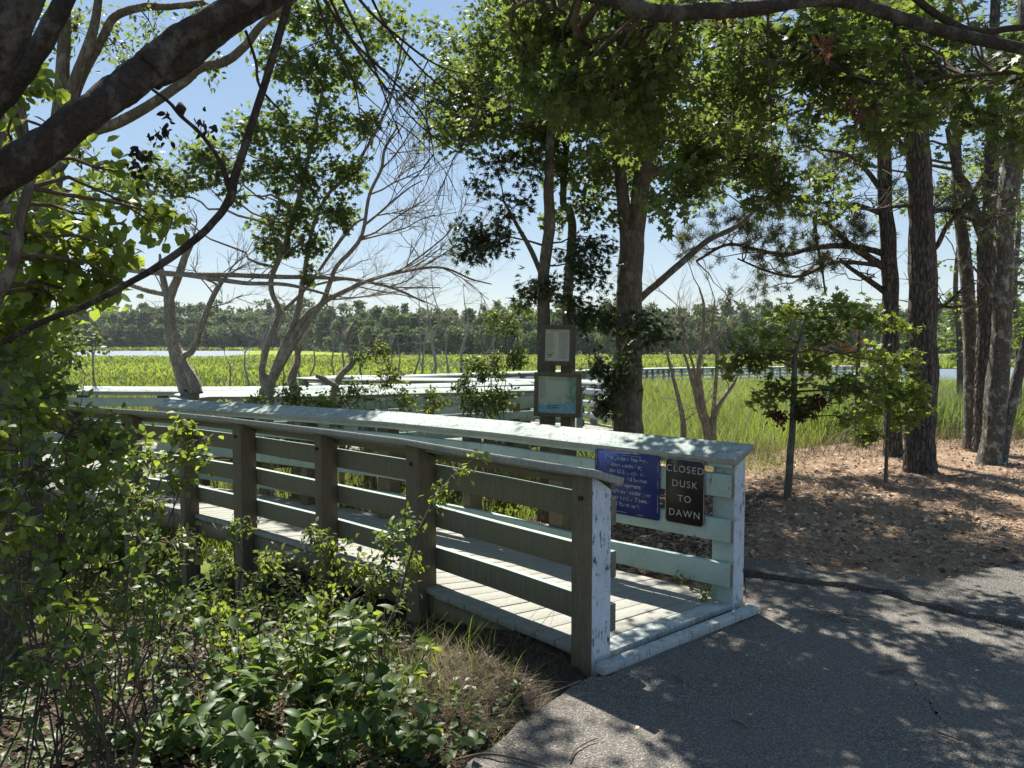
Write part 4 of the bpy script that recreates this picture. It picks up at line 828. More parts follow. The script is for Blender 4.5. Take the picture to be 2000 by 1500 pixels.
for (px, py) in ((1598, 85), (1625, 92), (1425, 30), (1665, 205), (1690, 222)):
    t.clump((px, py, 4.3), .04, 3, 5, .045, T_S, 1, attach=False, droop=1.4)
t.done()

# ---- pines and hardwoods at right
def needles(t, c, n_=60, L=.085, d=(0, 0, 1)):
    c = np.asarray(c); tip = rng.normal(size=(n_, 3)) * .75 + np.asarray(d) * .8
    put_leaves(t.l, np.broadcast_to(c, (n_, 3)) + rng.normal(size=(n_, 3)) * .02, tip, rng.normal(size=(n_, 3)), L * rng.uniform(.7, 1.2, n_), (np.array([(-.04, 0, 0), (.04, 0, 0), (0, 1, 0)]), np.array([(0, 1, 2)])), 0)
def pine_limb(t, pts, r0, d, nt=16, tufts=True, dead=False):
    c = t.limb([(a, b_, d) for a, b_ in pts], np.linspace(r0, max(1.5, r0 * .35), len(pts)), 7, 5)
    for i in range(nt):
        a = c[random.randint(len(c) // 4, len(c) - 1)]; e = a + rng.normal(size=3) * np.array((.38, .3, .22)) + np.array((0, 0, .08))
        tw = wiggle(a, e, 6, .16); t.w.tube(tw, np.linspace(.010, .003, 6), 4, 1, .5, 0, False)
        for k_ in range(3): q = tw[random.randint(2, 5)]; e2 = q + rng.normal(size=3) * .18; t.w.tube(wiggle(q, e2, 4, .15), np.linspace(.005, .0018, 4), 3, 1, .5, 0, False); 
        if tufts and rng.uniform() < .8:
            for k_ in range(5): needles(t, tw[-1] + rng.normal(size=3) * .08, 55, .10, (e - a))
t = Tree('slim_pine', 'dark slim pine left of the thick pine with long bare limbs to the left', 'pine tree', (5.2, 10.55), M['bark_pine'], [M['needle']], 'trees standing on the needle-covered ground')
z = 10.55
t.limb([(1745, 895, z), (1740, 780, z), (1736, 650, z), (1736, 520, z), (1728, 400, z), (1724, 260, z), (1722, 100, z), (1720, -100, z)], [18, 16, 15.5, 15, 14, 12, 10, 8], 16, 7, ground=True, wob=.05)
pine_limb(t, [(1735, 575), (1700, 550), (1655, 520), (1640, 505)], 7, z, 6, False)
pine_limb(t, [(1740, 530), (1700, 505), (1660, 478), (1620, 440), (1600, 418)], 9, z, 10, True)
pine_limb(t, [(1735, 500), (1700, 488), (1640, 480), (1580, 486), (1530, 498), (1480, 488), (1420, 478), (1360, 510)], 7, z, 26)
pine_limb(t, [(1590, 420), (1595, 470), (1605, 520), (1612, 575)], 4, z, 6, False)
pine_limb(t, [(1735, 520), (1660, 512), (1620, 515), (1560, 540), (1500, 530), (1440, 505)], 5, z, 18)
pine_limb(t, [(1728, 380), (1690, 330), (1650, 300), (1580, 290)], 6, z, 12)
pine_limb(t, [(1728, 420), (1670, 400), (1600, 395), (1520, 380), (1450, 400)], 5, z, 20)
pine_limb(t, [(1725, 250), (1680, 200), (1620, 180)], 5, z, 10)
for c_ in ((1400, 500), (1380, 470), (1440, 430), (1500, 410), (1420, 395), (1350, 400)):
    for k_ in range(16): needles(t, P(*c_, z) + rng.normal(size=3) * .16, 30)
t.done()
t = Tree('thick_pine', 'thickest straight pine trunk right of the ramp with furrowed bark', 'pine tree', (4.95, 9.3), M['bark_pine'], [M['needle']], 'trees standing on the needle-covered ground')
z = 9.3
t.limb([(1796, 930, z), (1797, 850, z), (1800, 700, z), (1801, 560, z), (1798, 420, z), (1792, 300, z), (1785, 180, z), (1780, 20, z), (1775, -150, z)], [31, 27, 26, 25, 22, 21, 19, 16, 12], 22, 9, ground=True, wob=.045)
pine_limb(t, [(1805, 500), (1830, 480), (1850, 440), (1885, 400), (1920, 350)], 6, z, 8, False)
pine_limb(t, [(1790, 310), (1760, 280), (1740, 240), (1690, 230)], 5, z, 8)
pine_limb(t, [(1808, 590), (1860, 600), (1930, 590)], 4, z, 8, False)
pine_limb(t, [(1805, 620), (1850, 590), (1900, 545)], 3.5, z, 8, False)
pine_limb(t, [(1800, 420), (1850, 410), (1900, 430), (1960, 420)], 5, z, 14)
pine_limb(t, [(1790, 400), (1740, 405), (1700, 410), (1640, 400)], 4, z, 12, False)
pine_limb(t, [(1790, 220), (1840, 180), (1920, 170)], 5, z, 14)
t.done()
t = Tree('smooth_grey_tree', 'straight slim grey trunk between the thick pine and the right-hand group', 'tree', (6.75, 11.3), M['bark_lichen'], [M['maple']], 'trees standing on the needle-covered ground')
z = 11.3
t.limb([(1898, 882, z), (1898, 780, z), (1896, 640, z), (1884, 500, z), (1873, 400, z), (1868, 300, z), (1860, 150, z), (1850, -50, z)], [16, 14.5, 13, 11, 10, 9, 8, 6], 14, 7, ground=True)
t.limb([(1874, 430, z), (1900, 380, z), (1930, 330, z), (1990, 290, z)], [5, 5, 4, 3], 7, 5)
for i in range(34): t.clump((rng.uniform(1600, 2060), rng.uniform(-60, 440), z + rng.uniform(-.6, 1.2)), rng.uniform(.4, .65), 14, 7, .075, T_M, 0, tone=(2.5, 2))
t.done()
t = Tree('dark_forked_tree', 'dark forked trunk partly hidden behind the lichened trunk at right', 'tree', (6.75, 10.9), M['bark_pine'], [M['maple']], 'trees standing on the needle-covered ground')
z = 10.9
t.limb([(1918, 880, z), (1922, 740, z), (1926, 600, z), (1928, 480, z), (1934, 400, z), (1938, 300, z), (1940, 150, z), (1945, -50, z)], [18, 16, 15, 16, 13, 12, 10, 8], 14, 7, ground=True)
t.limb([(1926, 470, z), (1905, 420, z), (1890, 370, z), (1868, 330, z), (1850, 250, z)], [11, 10, 9, 7, 4], 10, 6)
t.limb([(1935, 560, z), (1960, 530, z), (2010, 500, z)], [4, 4, 3], 6, 5)
for i in range(10): t.clump((rng.uniform(1820, 2060), rng.uniform(0, 480), z + rng.uniform(.2, 1.6)), rng.uniform(.35, .6), 12, 7, .075, T_M, 0)
t.done()
t = Tree('lichened_tree', 'tall grey lichen-covered trunk leaning slightly right near the right edge', 'tree', (6.2, 9.9), M['bark_lichen'], [M['maple']], 'trees standing on the needle-covered ground')
z = 9.9
t.limb([(1932, 912, z), (1942, 820, z), (1955, 680, z), (1960, 560, z), (1963, 440, z), (1978, 330, z), (1990, 200, z), (2000, 50, z), (2010, -120, z)], [23, 19, 18, 17, 17, 17, 15, 13, 10], 18, 8, ground=True)
t.limb([(1960, 560, z), (1985, 520, z), (2030, 480, z)], [5, 4, 3], 6, 5)
t.limb([(1955, 640, z), (1930, 560, z), (1900, 520, z)], [3.5, 3, 2], 6, 5)
for i in range(8): t.clump((rng.uniform(1900, 2100), rng.uniform(-50, 600), z + rng.uniform(.0, 1.6)), rng.uniform(.3, .5), 10, 8, .085, T_M, 0)
t.done()
t = Tree('leaning_stem_tree', 'thinner trunk leaning right out of the frame beside the lichened trunk', 'tree', (6.4, 10.0), M['bark_lichen'], None, 'trees standing on the needle-covered ground')
t.limb([(1948, 905, 10), (1965, 830, 10), (1985, 750, 10), (2005, 670, 10), (2050, 540, 10), (2110, 350, 10)], [15, 11, 10, 10, 9, 7], 12, 6, ground=True)
t.done()
# ---- saplings
t = Tree('maple_sapling', 'thin leafy sapling with a brown dead lower spray right of the ramp end', 'sapling', (2.82, 7.75), M['bark_grey'], [M['maple'], M['brown'], M['bright']])
z = 7.75
t.limb([(1537, 978, z), (1543, 900, z), (1549, 820, z), (1551, 740, z), (1556, 680, z), (1575, 620, z)], [8, 7, 6, 5.5, 4, 2], 9, 6, ground=True)
for (c, rr, tw, per) in (((1500, 650, z), .2, 12, 8), ((1560, 610, z), .25, 14, 8), ((1630, 600, z), .25, 14, 8), ((1680, 620, z), .22, 12, 8), ((1470, 700, z), .2, 12, 8), ((1440, 680, z), .14, 6, 7), ((1540, 690, z), .28, 18, 8), ((1600, 720, z), .28, 18, 8), ((1520, 760, z), .22, 12, 8), ((1490, 780, z), .18, 8, 8), ((1650, 760, z), .28, 16, 8), ((1700, 770, z), .26, 14, 8), ((1580, 790, z), .18, 8, 8), ((1640, 640, z), .22, 10, 8), ((1420, 720, z), .16, 7, 8), ((1750, 640, z), .2, 9, 8), ((1700, 700, z), .24, 11, 8), ((1760, 720, z), .2, 9, 8), ((1590, 660, z), .24, 11, 8), ((1500, 700, z), .2, 9, 8), ((1660, 820, z), .2, 9, 8)):
    t.clump((c[0], c[1], z + rng.normal() * .2), (rr * 1.35, rr * 1.2, rr * .45), int(tw * .85), per, .085, T_M, 0 if rng.uniform() < .25 else 2, tone=(2.5, 2), droop=.15)
for (c, rr, tw) in (((1512, 815, z), .08, 10), ((1565, 805, z), .10, 12), ((1600, 785, z), .09, 10)): t.clump(c, rr, tw, 9, .06, T_S, 1, droop=.6)
t.done()
t = Tree('small_maple_sapling', 'smaller leafy sapling low in front of the thick pine', 'sapling', (4.15, 8.55), M['bark_grey'], [M['maple'], M['bright']])
z = 8.55
t.limb([(1730, 945, z), (1732, 880, z), (1735, 820, z), (1738, 760, z)], [4, 3.5, 3, 2], 7, 5, ground=True)
for (c, rr, tw, per) in (((1740, 780, z), .28, 18, 8), ((1700, 800, z), .25, 14, 8), ((1780, 760, z), .22, 12, 8), ((1690, 850, z), .2, 10, 8), ((1800, 790, z), .16, 8, 8), ((1720, 740, z), .26, 14, 8), ((1790, 700, z), .16, 8, 8), ((1770, 820, z), .18, 9, 8)):
    t.clump(c, (rr, rr, rr * .55), int(tw * 1.2), per, .08, T_M, 0 if rng.uniform() < .25 else 1, droop=.15)
t.done()
p0 = P(1670, 700, 11.5); t = Tree('browned_pine_sapling', 'small pine sapling with rust-brown dead needles behind the maple sapling', 'sapling', (p0[0], p0[1]), M['bark_pine'], [M['brown']])
t.limb([(1672, 880, 11.5), (1674, 780, 11.5), (1676, 690, 11.5), (1678, 640, 11.5)], [6, 5, 4, 2], 7, 5, ground=True)
for (px, py) in ((1670, 690), (1650, 670), (1690, 670), (1640, 700), (1700, 700), (1610, 690), (1660, 720), (1630, 665)):
    for k_ in range(5): needles(t, P(px, py, 11.5) + rng.normal(size=3) * .08, 24, .09)
t.done()

# ------------------------------------------------------------------ shrubs
def shrub(name, label, base, cl, leaf, size, T, mats, stems=6, group=None, tone=(2, 2.2), cat='shrub', stem_m='twig', spread=1.1, sr=.008):
    t = Tree(name, label, cat, (base[0], base[1]), M[stem_m], mats, group)
    b0 = t.base
    for c in cl:
        q = P(*c[0]); off = np.array((rng.normal() * .07, rng.normal() * .07, -.05)); p_ = wiggle(b0 + off, q, 9, .10, .0)
        p_[1:-1, :2] -= (q - b0)[:2] * np.sin(np.linspace(0, math.pi, 9))[1:-1, None] * .12
        t.w.tube(p_, np.linspace(sr, .003, 9), 5, 0, .5, 0, False); t.nodes += [(a, .006) for a in p_]
    for c in cl: t.clump(c[0], c[1], c[2], c[3] if len(c) > 3 else 9, size, T, random.randrange(len(mats)) if len(c) < 5 else c[4], tone=tone, spread=spread)
    t.done('foliage', 'stems'); return t
LM = 1.0
shrub('thicket_shrub', 'large leafy thicket bush filling the left edge below the climber', (-1.75, 2.75), [((40, 800, 2.9), .22, 16), ((130, 850, 3.0), .22, 15), ((60, 920, 2.7), .22, 14), ((170, 930, 2.9), .2, 12), ((20, 1030, 2.5), .2, 10), ((120, 1050, 2.7), .2, 9), ((90, 1150, 2.5), .18, 6), ((210, 1010, 2.9), .18, 8), ((-10, 880, 2.7), .22, 12), ((-60, 950, 2.5), .25, 12), ((100, 760, 3.1), .18, 9), ((220, 880, 3.1), .16, 8), ((30, 700, 3.0), .18, 9), ((180, 830, 3.1), .12, 6)], None, .042, T_R, [M['shrub'], M['bright'], M['bright']], sr=.004, tone=(3, 2))
shrub('ramp_side_shrub', 'arching yellow-green shrub leaning on the near rail at left', (-1.72, 3.55), [((300, 900, 3.9), .17, 10), ((370, 860, 4.0), .15, 9), ((260, 960, 3.7), .18, 9), ((340, 960, 3.8), .15, 7), ((400, 900, 4.0), .10, 5), ((290, 1050, 3.5), .17, 7), ((370, 1050, 3.7), .14, 4), ((320, 1130, 3.4), .14, 4), ((220, 1100, 3.2), .2, 6), ((350, 830, 4.0), .10, 6), ((230, 900, 3.8), .15, 8)], None, .04, T_R, [M['shrub'], M['bright'], M['bright']], tone=(2.5, 2), sr=.004)
shrub('low_stem_shrub', 'open many-stemmed shrub in dappled light at lower left', (-1.35, 2.55), [((120, 1200, 2.4), .16, 6), ((220, 1230, 2.5), .16, 6), ((300, 1210, 2.6), .14, 5), ((60, 1280, 2.2), .16, 5), ((360, 1190, 2.9), .13, 4), ((150, 1300, 2.3), .12, 4), ((250, 1130, 2.8), .13, 5)], None, .036, T_R, [M['shrub'], M['bright']], sr=.006)
shrub('ground_thicket', 'dense low tangle of small leaves covering the ground at lower left', (-1.55, 2.9), [((60, 1180, 2.9), .2, 18), ((150, 1160, 3.0), .2, 18), ((240, 1150, 3.1), .2, 16), ((20, 1280, 2.6), .18, 14), ((100, 1300, 2.7), .16, 10), ((0, 1400, 2.3), .15, 10), ((190, 1420, 2.5), .10, 7), ((280, 1270, 2.9), .13, 9), ((60, 1100, 2.9), .2, 18), ((330, 1060, 3.5), .2, 16), ((250, 1000, 3.4), .2, 16), ((180, 1010, 3.1), .2, 16)], None, .036, T_S, [M['shrub']], sr=.004)
LM = 1.6
shrub('rail_foot_shrub', 'small-leaved shrub growing against the middle of the near rail', (-1.05, 4.25), [((650, 1080, 4.2), .16, 12), ((700, 1120, 4.1), .18, 14), ((760, 1060, 4.2), .14, 10), ((740, 1140, 4.0), .16, 12), ((600, 1140, 4.2), .16, 10), ((560, 1180, 4.1), .14, 8), ((790, 1020, 4.3), .10, 6), ((640, 1180, 3.9), .16, 10), ((800, 1090, 4.1), .10, 6), ((520, 1100, 4.4), .12, 7), ((610, 1040, 4.4), .10, 6)], None, .04, T_S, [M['shrub'], M['shrub'], M['bright']])
shrub('sprawling_shrub', 'low sprawling shrub spreading under the rail between the broad-leaved plants and the posts', (-1.5, 3.9), [((330, 1240, 3.4), .17, 10), ((420, 1220, 3.6), .17, 11), ((500, 1200, 3.8), .17, 12), ((570, 1230, 3.5), .15, 9), ((450, 1270, 3.3), .14, 8), ((260, 1190, 3.5), .17, 10), ((370, 1170, 3.8), .16, 10), ((160, 1240, 3.0), .16, 9), ((180, 1340, 2.7), .12, 7), ((680, 1210, 3.7), .14, 9)], None, .042, T_S, [M['shrub'], M['bright'], M['shrub']], sr=.004)
shrub('post_foot_shrub', 'loose shrub at the foot of the third railing post', (-1.75, 4.6), [((450, 1110, 4.6), .14, 8), ((500, 1150, 4.4), .14, 9), ((430, 1080, 4.7), .12, 6), ((420, 1180, 4.2), .14, 7), ((470, 1030, 4.9), .12, 6), ((540, 1090, 4.6), .12, 7)], None, .045, T_S, [M['shrub']])
t = Tree('briar_shoot', 'single thorny shoot slanting up across the near rail', 'shrub', (-.62, 3.75), M['twig'], [M['shrub'], M['bright']])
t.limb([(745, 1260, 3.7), (775, 1180, 3.75), (810, 1060, 3.8), (850, 975, 3.85), (900, 915, 3.9), (950, 885, 3.95)], [3.5, 3, 3, 2.5, 2, 1], 5, 6, ground=True)
for (px, py) in ((790, 1150), (770, 1190), (800, 1090), (820, 1030), (845, 980), (870, 950), (900, 920), (935, 890), (760, 1230)): t.clump((px, py, 3.82), .05, 3, 5, .04, T_S, 1 if py < 1000 else 0)
t.done('foliage', 'stems')
# broad-leaved plants at the bottom
for i, (px, py, lab, n_, hh_) in enumerate(((350, 1490, 'leftmost broad-leaved plant with large glossy leaves at the bottom', 13, .30), (470, 1440, 'second broad-leaved plant from the left, under the low shrub', 15, .40), (600, 1430, 'tallest broad-leaved plant in the middle of the bottom clump', 17, .46), (720, 1440, 'rightmost broad-leaved plant beside the dry grass', 15, .44), (640, 1540, 'broad-leaved plant cut by the bottom edge of the picture', 15, .34), (480, 1560, 'broad-leaved plant at the bottom edge left of centre', 14, .34), (790, 1500, 'small broad-leaved plant at the edge of the dry grass', 8, .26), (640, 1340, 'broad-leaved plant nearest the railing posts', 12, .40))):
    p0 = G(px, py, -.05); t = Tree('broad_leaved_plant', lab, 'plant', (p0[0], p0[1]), M['twig'], [M['broad'], M['bright']], 'broad-leaved plants in the foreground')
    for k_ in range(n_):
        top = np.array((p0[0] + rng.normal() * .15, p0[1] + rng.normal() * .13, hgt(p0[0], p0[1]) + hh_ * rng.uniform(.3, 1.1))); q = wiggle(t.base + rng.normal(size=3) * (.04, .04, 0), top, 8, .08)
        t.w.tube(q, np.linspace(.004, .002, 8), 5, 0, .5, 0, False)
        m_ = rng.integers(13, 20); ii = rng.integers(2, 8, m_); ang = rng.uniform(0, 2 * math.pi, m_)
        tip = np.c_[np.cos(ang), np.sin(ang), rng.uniform(-.3, .9, m_)]; nor = np.array((0, 0, 1.)) + rng.normal(size=(m_, 3)) * .45
        put_leaves(t.l, q[ii], tip, nor, rng.uniform(.038, .088, m_), T_B, 0 if rng.uniform() < .85 else 1, rng.beta(2, 2, m_))
    t.done('foliage', 'stems')
# sunlit shrubs between the ramps
mid = [('yellow_green_shrub', 'yellow-green sunlit shrub below the dead forked tree', [((560, 780, 9.2), .3, 16), ((500, 790, 9.2), .25, 12), ((620, 790, 9.2), .3, 14)], [M['yellow'], M['shrub']]),
       ('yellow_green_shrub', 'tall yellow-green shrub in front of the return railing', [((740, 690, 9.8), .25, 10), ((760, 740, 9.6), .3, 14), ((700, 770, 9.4), .3, 14), ((790, 780, 9.4), .25, 12), ((700, 700, 9.8), .14, 5)], [M['yellow'], M['yellow'], M['shrub']]),
       ('dark_oak_shrub', 'dark green bushy oak shrub left of the notice boards', [((950, 720, 9.2), .3, 20), ((910, 760, 9.2), .25, 16), ((980, 780, 9.1), .3, 20), ((940, 790, 9.0), .3, 18), ((1000, 700, 9.2), .25, 14), ((920, 710, 9.3), .15, 7), ((990, 640, 9.3), .3, 14), ((1020, 600, 9.3), .25, 10), ((970, 620, 9.4), .2, 8)], [M['shrub'], M['maple']]),
       ('green_shrub', 'green shrub seen through the middle rails', [((560, 860, 8.4), .3, 16), ((640, 880, 8.2), .3, 16), ((720, 900, 8.0), .3, 16), ((800, 930, 7.6), .3, 16), ((600, 950, 7.9), .3, 12), ((700, 980, 7.5), .3, 12), ((500, 900, 8.4), .25, 12)], [M['yellow'], M['shrub'], M['yellow']]),
       ('green_shrub', 'green shrub seen through the rails near the first post', [((900, 950, 7.2), .3, 16), ((980, 960, 7.0), .28, 14), ((860, 900, 7.6), .3, 12), ((1050, 970, 6.9), .2, 8), ((930, 1010, 6.8), .25, 10), ((820, 1000, 7.2), .25, 10)], [M['yellow'], M['shrub']]),
       ('green_shrub', 'green shrub behind the far rail at left', [((440, 800, 9.4), .2, 8), ((480, 860, 8.9), .3, 14), ((850, 790, 9.3), .25, 10), ((660, 800, 9.3), .3, 12)], [M['yellow'], M['shrub']])]
for nm, lab, cl, mats in mid:
    cl = [(c_[0], c_[1], int(c_[2] * 1.7), *c_[3:]) for c_ in cl]; q = P(*cl[0][0]); shrub(nm, lab, (q[0], q[1] + .1), cl, None, .055, T_S, mats, tone=(2.5, 2))
# left background bushes before the marsh
for i, (px, py, d, rr, lab) in enumerate(((30, 700, 8.5, .8, 'dense bush behind the climber at the left edge'), (70, 760, 7.4, .6, 'low bush meeting the left end of the ramp'), (-80, 620, 9, 1.2, 'tall bush at the far left beyond the ramp'), (60, 640, 14, 1.0, 'distant bush on the marsh edge at far left'), (-40, 560, 16, 1.6, 'high distant bush at the far left edge'))):
    q = P(px, py, d); cl = [((px + rng.normal() * 45, py + rng.normal() * 45, d + rng.normal() * .3), rr * .6, 22) for _ in range(6)]
    shrub('background_bush', lab, (q[0], q[1]), cl, None, .07, T_S, [M['shrub'], M['yellow']] if i < 4 else [M['maple']], tone=(2.2, 2))
# lighter trees beyond the right-hand trunks
for i, (px, d, lab) in enumerate(((1870, 17, 'pale green young tree glimpsed between the thick pine and smooth grey trunk'), (1985, 16, 'pale green young tree behind the leaning stem at the right edge'), (2040, 19, 'leafy young tree just past the right edge'))):
    q = P(px, 700, d); t = Tree('young_tree', lab, 'tree', (q[0], q[1]), M['bark_grey'], [M['maple'], M['bright']])
    t.limb([(px, 860, d), (px + 5, 700, d), (px - 4, 560, d), (px + 6, 430, d), (px, 300, d)], [7, 6, 5, 4, 2], 7, 5, ground=True)
    for k_ in range(15): t.clump((px + rng.normal() * 55, rng.uniform(330, 690), d + rng.normal() * .5), rng.uniform(.4, .7), 12, 7, .09, T_M, k_ % 3 // 2, tone=(3, 2))
    t.done()
# weeds at the ramp's right end post
t = Tree('end_post_weed', 'little weed clump growing beside the far end post', 'plant', (1.28, 4.62), M['twig'], [M['shrub'], M['yellow']])
for k_ in range(16):
    top = t.base + np.array((rng.normal() * .10 - .05, rng.normal() * .07, rng.uniform(.06, .3))); q = wiggle(t.base + (rng.normal() * .02, 0, 0), top, 5, .1); t.w.tube(q, np.linspace(.0025, .001, 5), 4, 0, .5, 0, False)
    put_leaves(t.l, q[[2, 3, 3, 4, 4]], rng.normal(size=(5, 3)) + (0, 0, .3), rng.normal(size=(5, 3)) * .5 + (0, 0, 1), .05, T_S, k_ % 2)
t.done('foliage', 'stems')

# ------------------------------------------------------------------ marsh grass
BL = (np.array([(-.5, 0, 0), (.5, 0, 0), (-.42, .45, .06), (.42, .45, .06), (-.25, .8, .22), (.25, .8, .22), (0, 1, .42)]), np.array([(0, 1, 3, 2), (2, 3, 5, 4), (4, 5, 6, 6)]))
def blades(mb, x, y, h, wdt, lean=.25, tone=None, z=None):
    n_ = len(x); a = rng.uniform(0, 2 * math.pi, n_); f = np.c_[np.cos(a), np.sin(a), np.zeros(n_)]; s_ = np.c_[-np.sin(a), np.cos(a), np.zeros(n_)]
    up_ = np.array((0, 0, 1.)) + rng.normal(size=(n_, 3)) * lean * np.array((1, 1, 0)); c = np.c_[x, y, (height(x, y) if z is None else z) - .02]
    V0 = BL[0]; V = c[:, None] + V0[None, :, :1] * (s_ * wdt[:, None])[:, None] + V0[None, :, 1:2] * (up_ * h[:, None])[:, None] + V0[None, :, 2:] * (f * h[:, None])[:, None]
    k = np.arange(n_)[:, None, None] * 7
    tone = rng.beta(2, 2, n_) if tone is None else tone
    mb.add(V.reshape(-1, 3), (np.array([(0, 1, 3, 2), (2, 3, 5, 4)])[None] + k).reshape(-1, 4), 0, np.repeat(tone, 7)); mb.f.append(((np.array([(4, 5, 6)])[None] + k).reshape(-1, 3) + mb.n - n_ * 7, 0))
def wedge(n_, d0, d1, powr=1.0, lo=-.72, hi=.72):
    u = rng.uniform(size=n_); d = (d0 ** powr + u * (d1 ** powr - d0 ** powr)) ** (1 / powr); return rng.uniform(lo, hi, n_) * d, d
gm = MB()
x, y = wedge(270000, 9.5, 45, .9); hh = height(x, y); k = (hh < -.3 - .25 * rng.uniform(size=len(x))); x, y = x[k], y[k]
dens = np.sin(x * .9 + np.sin(y * .5) * 2) * .5 + np.sin(x * 2.3 + y * 1.1) * .3
tall = np.where(x > 1.5, 1.6, .62) * np.where(x > 5.2, 1.15, 1) * np.clip(sstep(-.5, -1.6, height(x, y)), .35, 1)
blades(gm, x, y, tall * rng.uniform(.6, 1.15, len(x)) * np.where(y > 22, .8, 1), .006 + .0007 * y * rng.uniform(.6, 1.2, len(x)), .26, np.clip(.45 + .25 * dens + rng.normal(size=len(x)) * .28, 0, 1))
x, y = wedge(90000, 45, 170, .8, -.75, .75); k = in_water(x, y) < .3; x, y = x[k], y[k]
band = .5 + .35 * np.sin(y * .11 + np.sin(x * .03) * 2) + rng.normal(size=len(x)) * .15
blades(gm, x, y, rng.uniform(.35, .75, len(x)), .05 + .0022 * y, .25, np.clip(band, 0, 1))
tag(gm.build('marsh_grass', M['grass']), kind='stuff')
gm2 = MB(); x = rng.uniform(5.5, 15, 26000); y = rng.uniform(12.8, 19, 26000); k = (x / y > .40) & (height(x, y) < -.4); x, y = x[k], y[k]
blades(gm2, x, y, np.minimum(2.7, .72 - height(x, y)) * rng.uniform(.55, 1.05, len(x)), np.full(len(x), .018), .18, np.clip(rng.normal(size=len(x)) * .15 + .25, 0, 1))
tag(gm2.build('tall_reeds', M['maple']), kind='stuff')
# far bank fringe
gm = MB(); x = rng.uniform(-230, -60, 3500); y = rng.uniform(284, 292, 3500); blades(gm, x, y, rng.uniform(.8, 1.6, 3500), np.full(3500, .8), .2, z=np.full(3500, -2.0))
tag(gm.build('far_bank_grass', M['grass']), kind='stuff')
x = rng.uniform(1.0, 9.5, 5200)[:5200]; y = np.where(x < 6, 8.3 + .62 * x, 12.0) + rng.normal(size=5200) * .38 - .15; k = (x / y > .16) & (rng.uniform(size=5200) < .5); x, y = x[k], y[k]
gm = MB(); blades(gm, x, y, rng.uniform(.08, .45, len(x)), rng.uniform(.003, .008, len(x)), .7)
x, y = wedge(7000, 10, 40, .9); k = height(x, y) < -.8; x, y = x[k], y[k]; blades(gm, x, y, rng.uniform(.7, 1.7, len(x)), .006 + .0007 * y, .12)
tag(gm.build('dead_stalks', M['drygrass']), kind='stuff')
# dry grass by the near post and through the verge
gm = MB(); x = rng.normal(size=7000) * .33 - .28; y = rng.normal(size=7000) * .30 + 3.35; a = (x - .38) * -.68 + (y - 3.66) * -.73
k = (a > .03 - .0 * x) & ~((x > -.15 + (y - 2.8) * .72)); x, y = x[k], y[k]
blades(gm, x, y, rng.uniform(.03, .11, len(x)), np.full(len(x), .002), 2.2)
tag(gm.build('dry_grass', M['drygrass']), kind='stuff')
gm = MB(); x = np.concatenate([rng.normal(size=500) * .3 - .55, rng.uniform(2.0, 3.6, 700), rng.uniform(-.5, .4, 300)]); y = np.concatenate([rng.normal(size=500) * .35 + 3.4, 8.2 + rng.normal(size=700) * .35, 6.8 + rng.normal(size=300) * .3])
y[500:1200] = 8.3 + .55 * x[500:1200] - .3 + rng.normal(size=700) * .3
blades(gm, x, y, rng.uniform(.08, .3, len(x)), np.full(len(x), .004), .5)
k_ = gm
tag(gm.build('green_grass', M['grass']), kind='stuff')

# ------------------------------------------------------------------ litter
lm = MB()
def scatter(n_, fx, fy, size, T, mats, flatn=.35, lift=.008, elong=None):
    x, y = fx(n_), fy(n_); return x, y
def litter(mb, x, y, size, T, mat, tilt=.4, lift=.01):
    n_ = len(x); c = np.c_[x, y, height(x, y) + lift + rng.uniform(0, .012, n_)]; a = rng.uniform(0, 2 * math.pi, n_)
    tip = np.c_[np.cos(a), np.sin(a), rng.normal(size=n_) * .15]; nor = np.array((0, 0, 1.)) + rng.normal(size=(n_, 3)) * tilt; put_leaves(mb, c, tip, nor, size, T, mat)
NEE = (np.array([(-.02, 0, 0), (.02, 0, 0), (.02, 1, 0), (-.02, 1, 0)]), np.array([(0, 1, 2, 3)]))
x, y = wedge(90000, 4.9, 14, 1.2, .05, .75); k = (height(x, y) > -.9) & (y > 5.3 + .12 * np.sin(x * 5)) & ~((y < 5.45) & (x > 1.6)) ; x, y = x[k], y[k]
on = ((x - .385) * .66 + (y - 3.66) * .75 < 1.55) & (x < 1.6); x, y = x[~on], y[~on]
litter(lm, x, y, rng.uniform(.04, .09, len(x)), NEE, 0, .2); lf = 9000
x, y = wedge(lf, 4.9, 13, 1.2, .05, .75); k = (height(x, y) > -.7) & (y > 5.35) & ~((x - .385) * .66 + (y - 3.66) * .75 < 1.6); x, y = x[k], y[k]
litter(lm, x, y, rng.uniform(.02, .055, len(x)), T_R, 0, .5)
x, y = rng.uniform(.3, 4.5, 900), rng.uniform(1.2, 5.6, 900); k = (y > 1.5) & (rng.uniform(size=900) < np.exp(-(5.6 - y) * .7) + .10) & ((x - .385) * .66 + (y - 3.66) * .75 > -9); x, y = x[k], y[k]; q_ = ((x - .40) * -.64 + (y - 3.6) * .77 > 0) & (x < 1.5); x, y = x[~q_], y[~q_]
litter(lm, x, y, rng.uniform(.012, .04, len(x)), T_S, 0, .4, .065); litter(lm, x + .1, y - .05, rng.uniform(.04, .08, len(x)), NEE, 0, .2, .063)
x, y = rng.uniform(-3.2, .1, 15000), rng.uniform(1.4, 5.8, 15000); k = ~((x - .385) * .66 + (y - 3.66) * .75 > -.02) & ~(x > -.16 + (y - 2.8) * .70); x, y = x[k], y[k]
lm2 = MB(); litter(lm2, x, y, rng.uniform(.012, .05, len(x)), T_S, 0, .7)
x, y = rng.uniform(-4, .8, 7000), rng.uniform(5.5, 9, 7000); k = ((x - .385) * .66 + (y - 3.66) * .75 > 1.5); x, y = x[k], y[k]
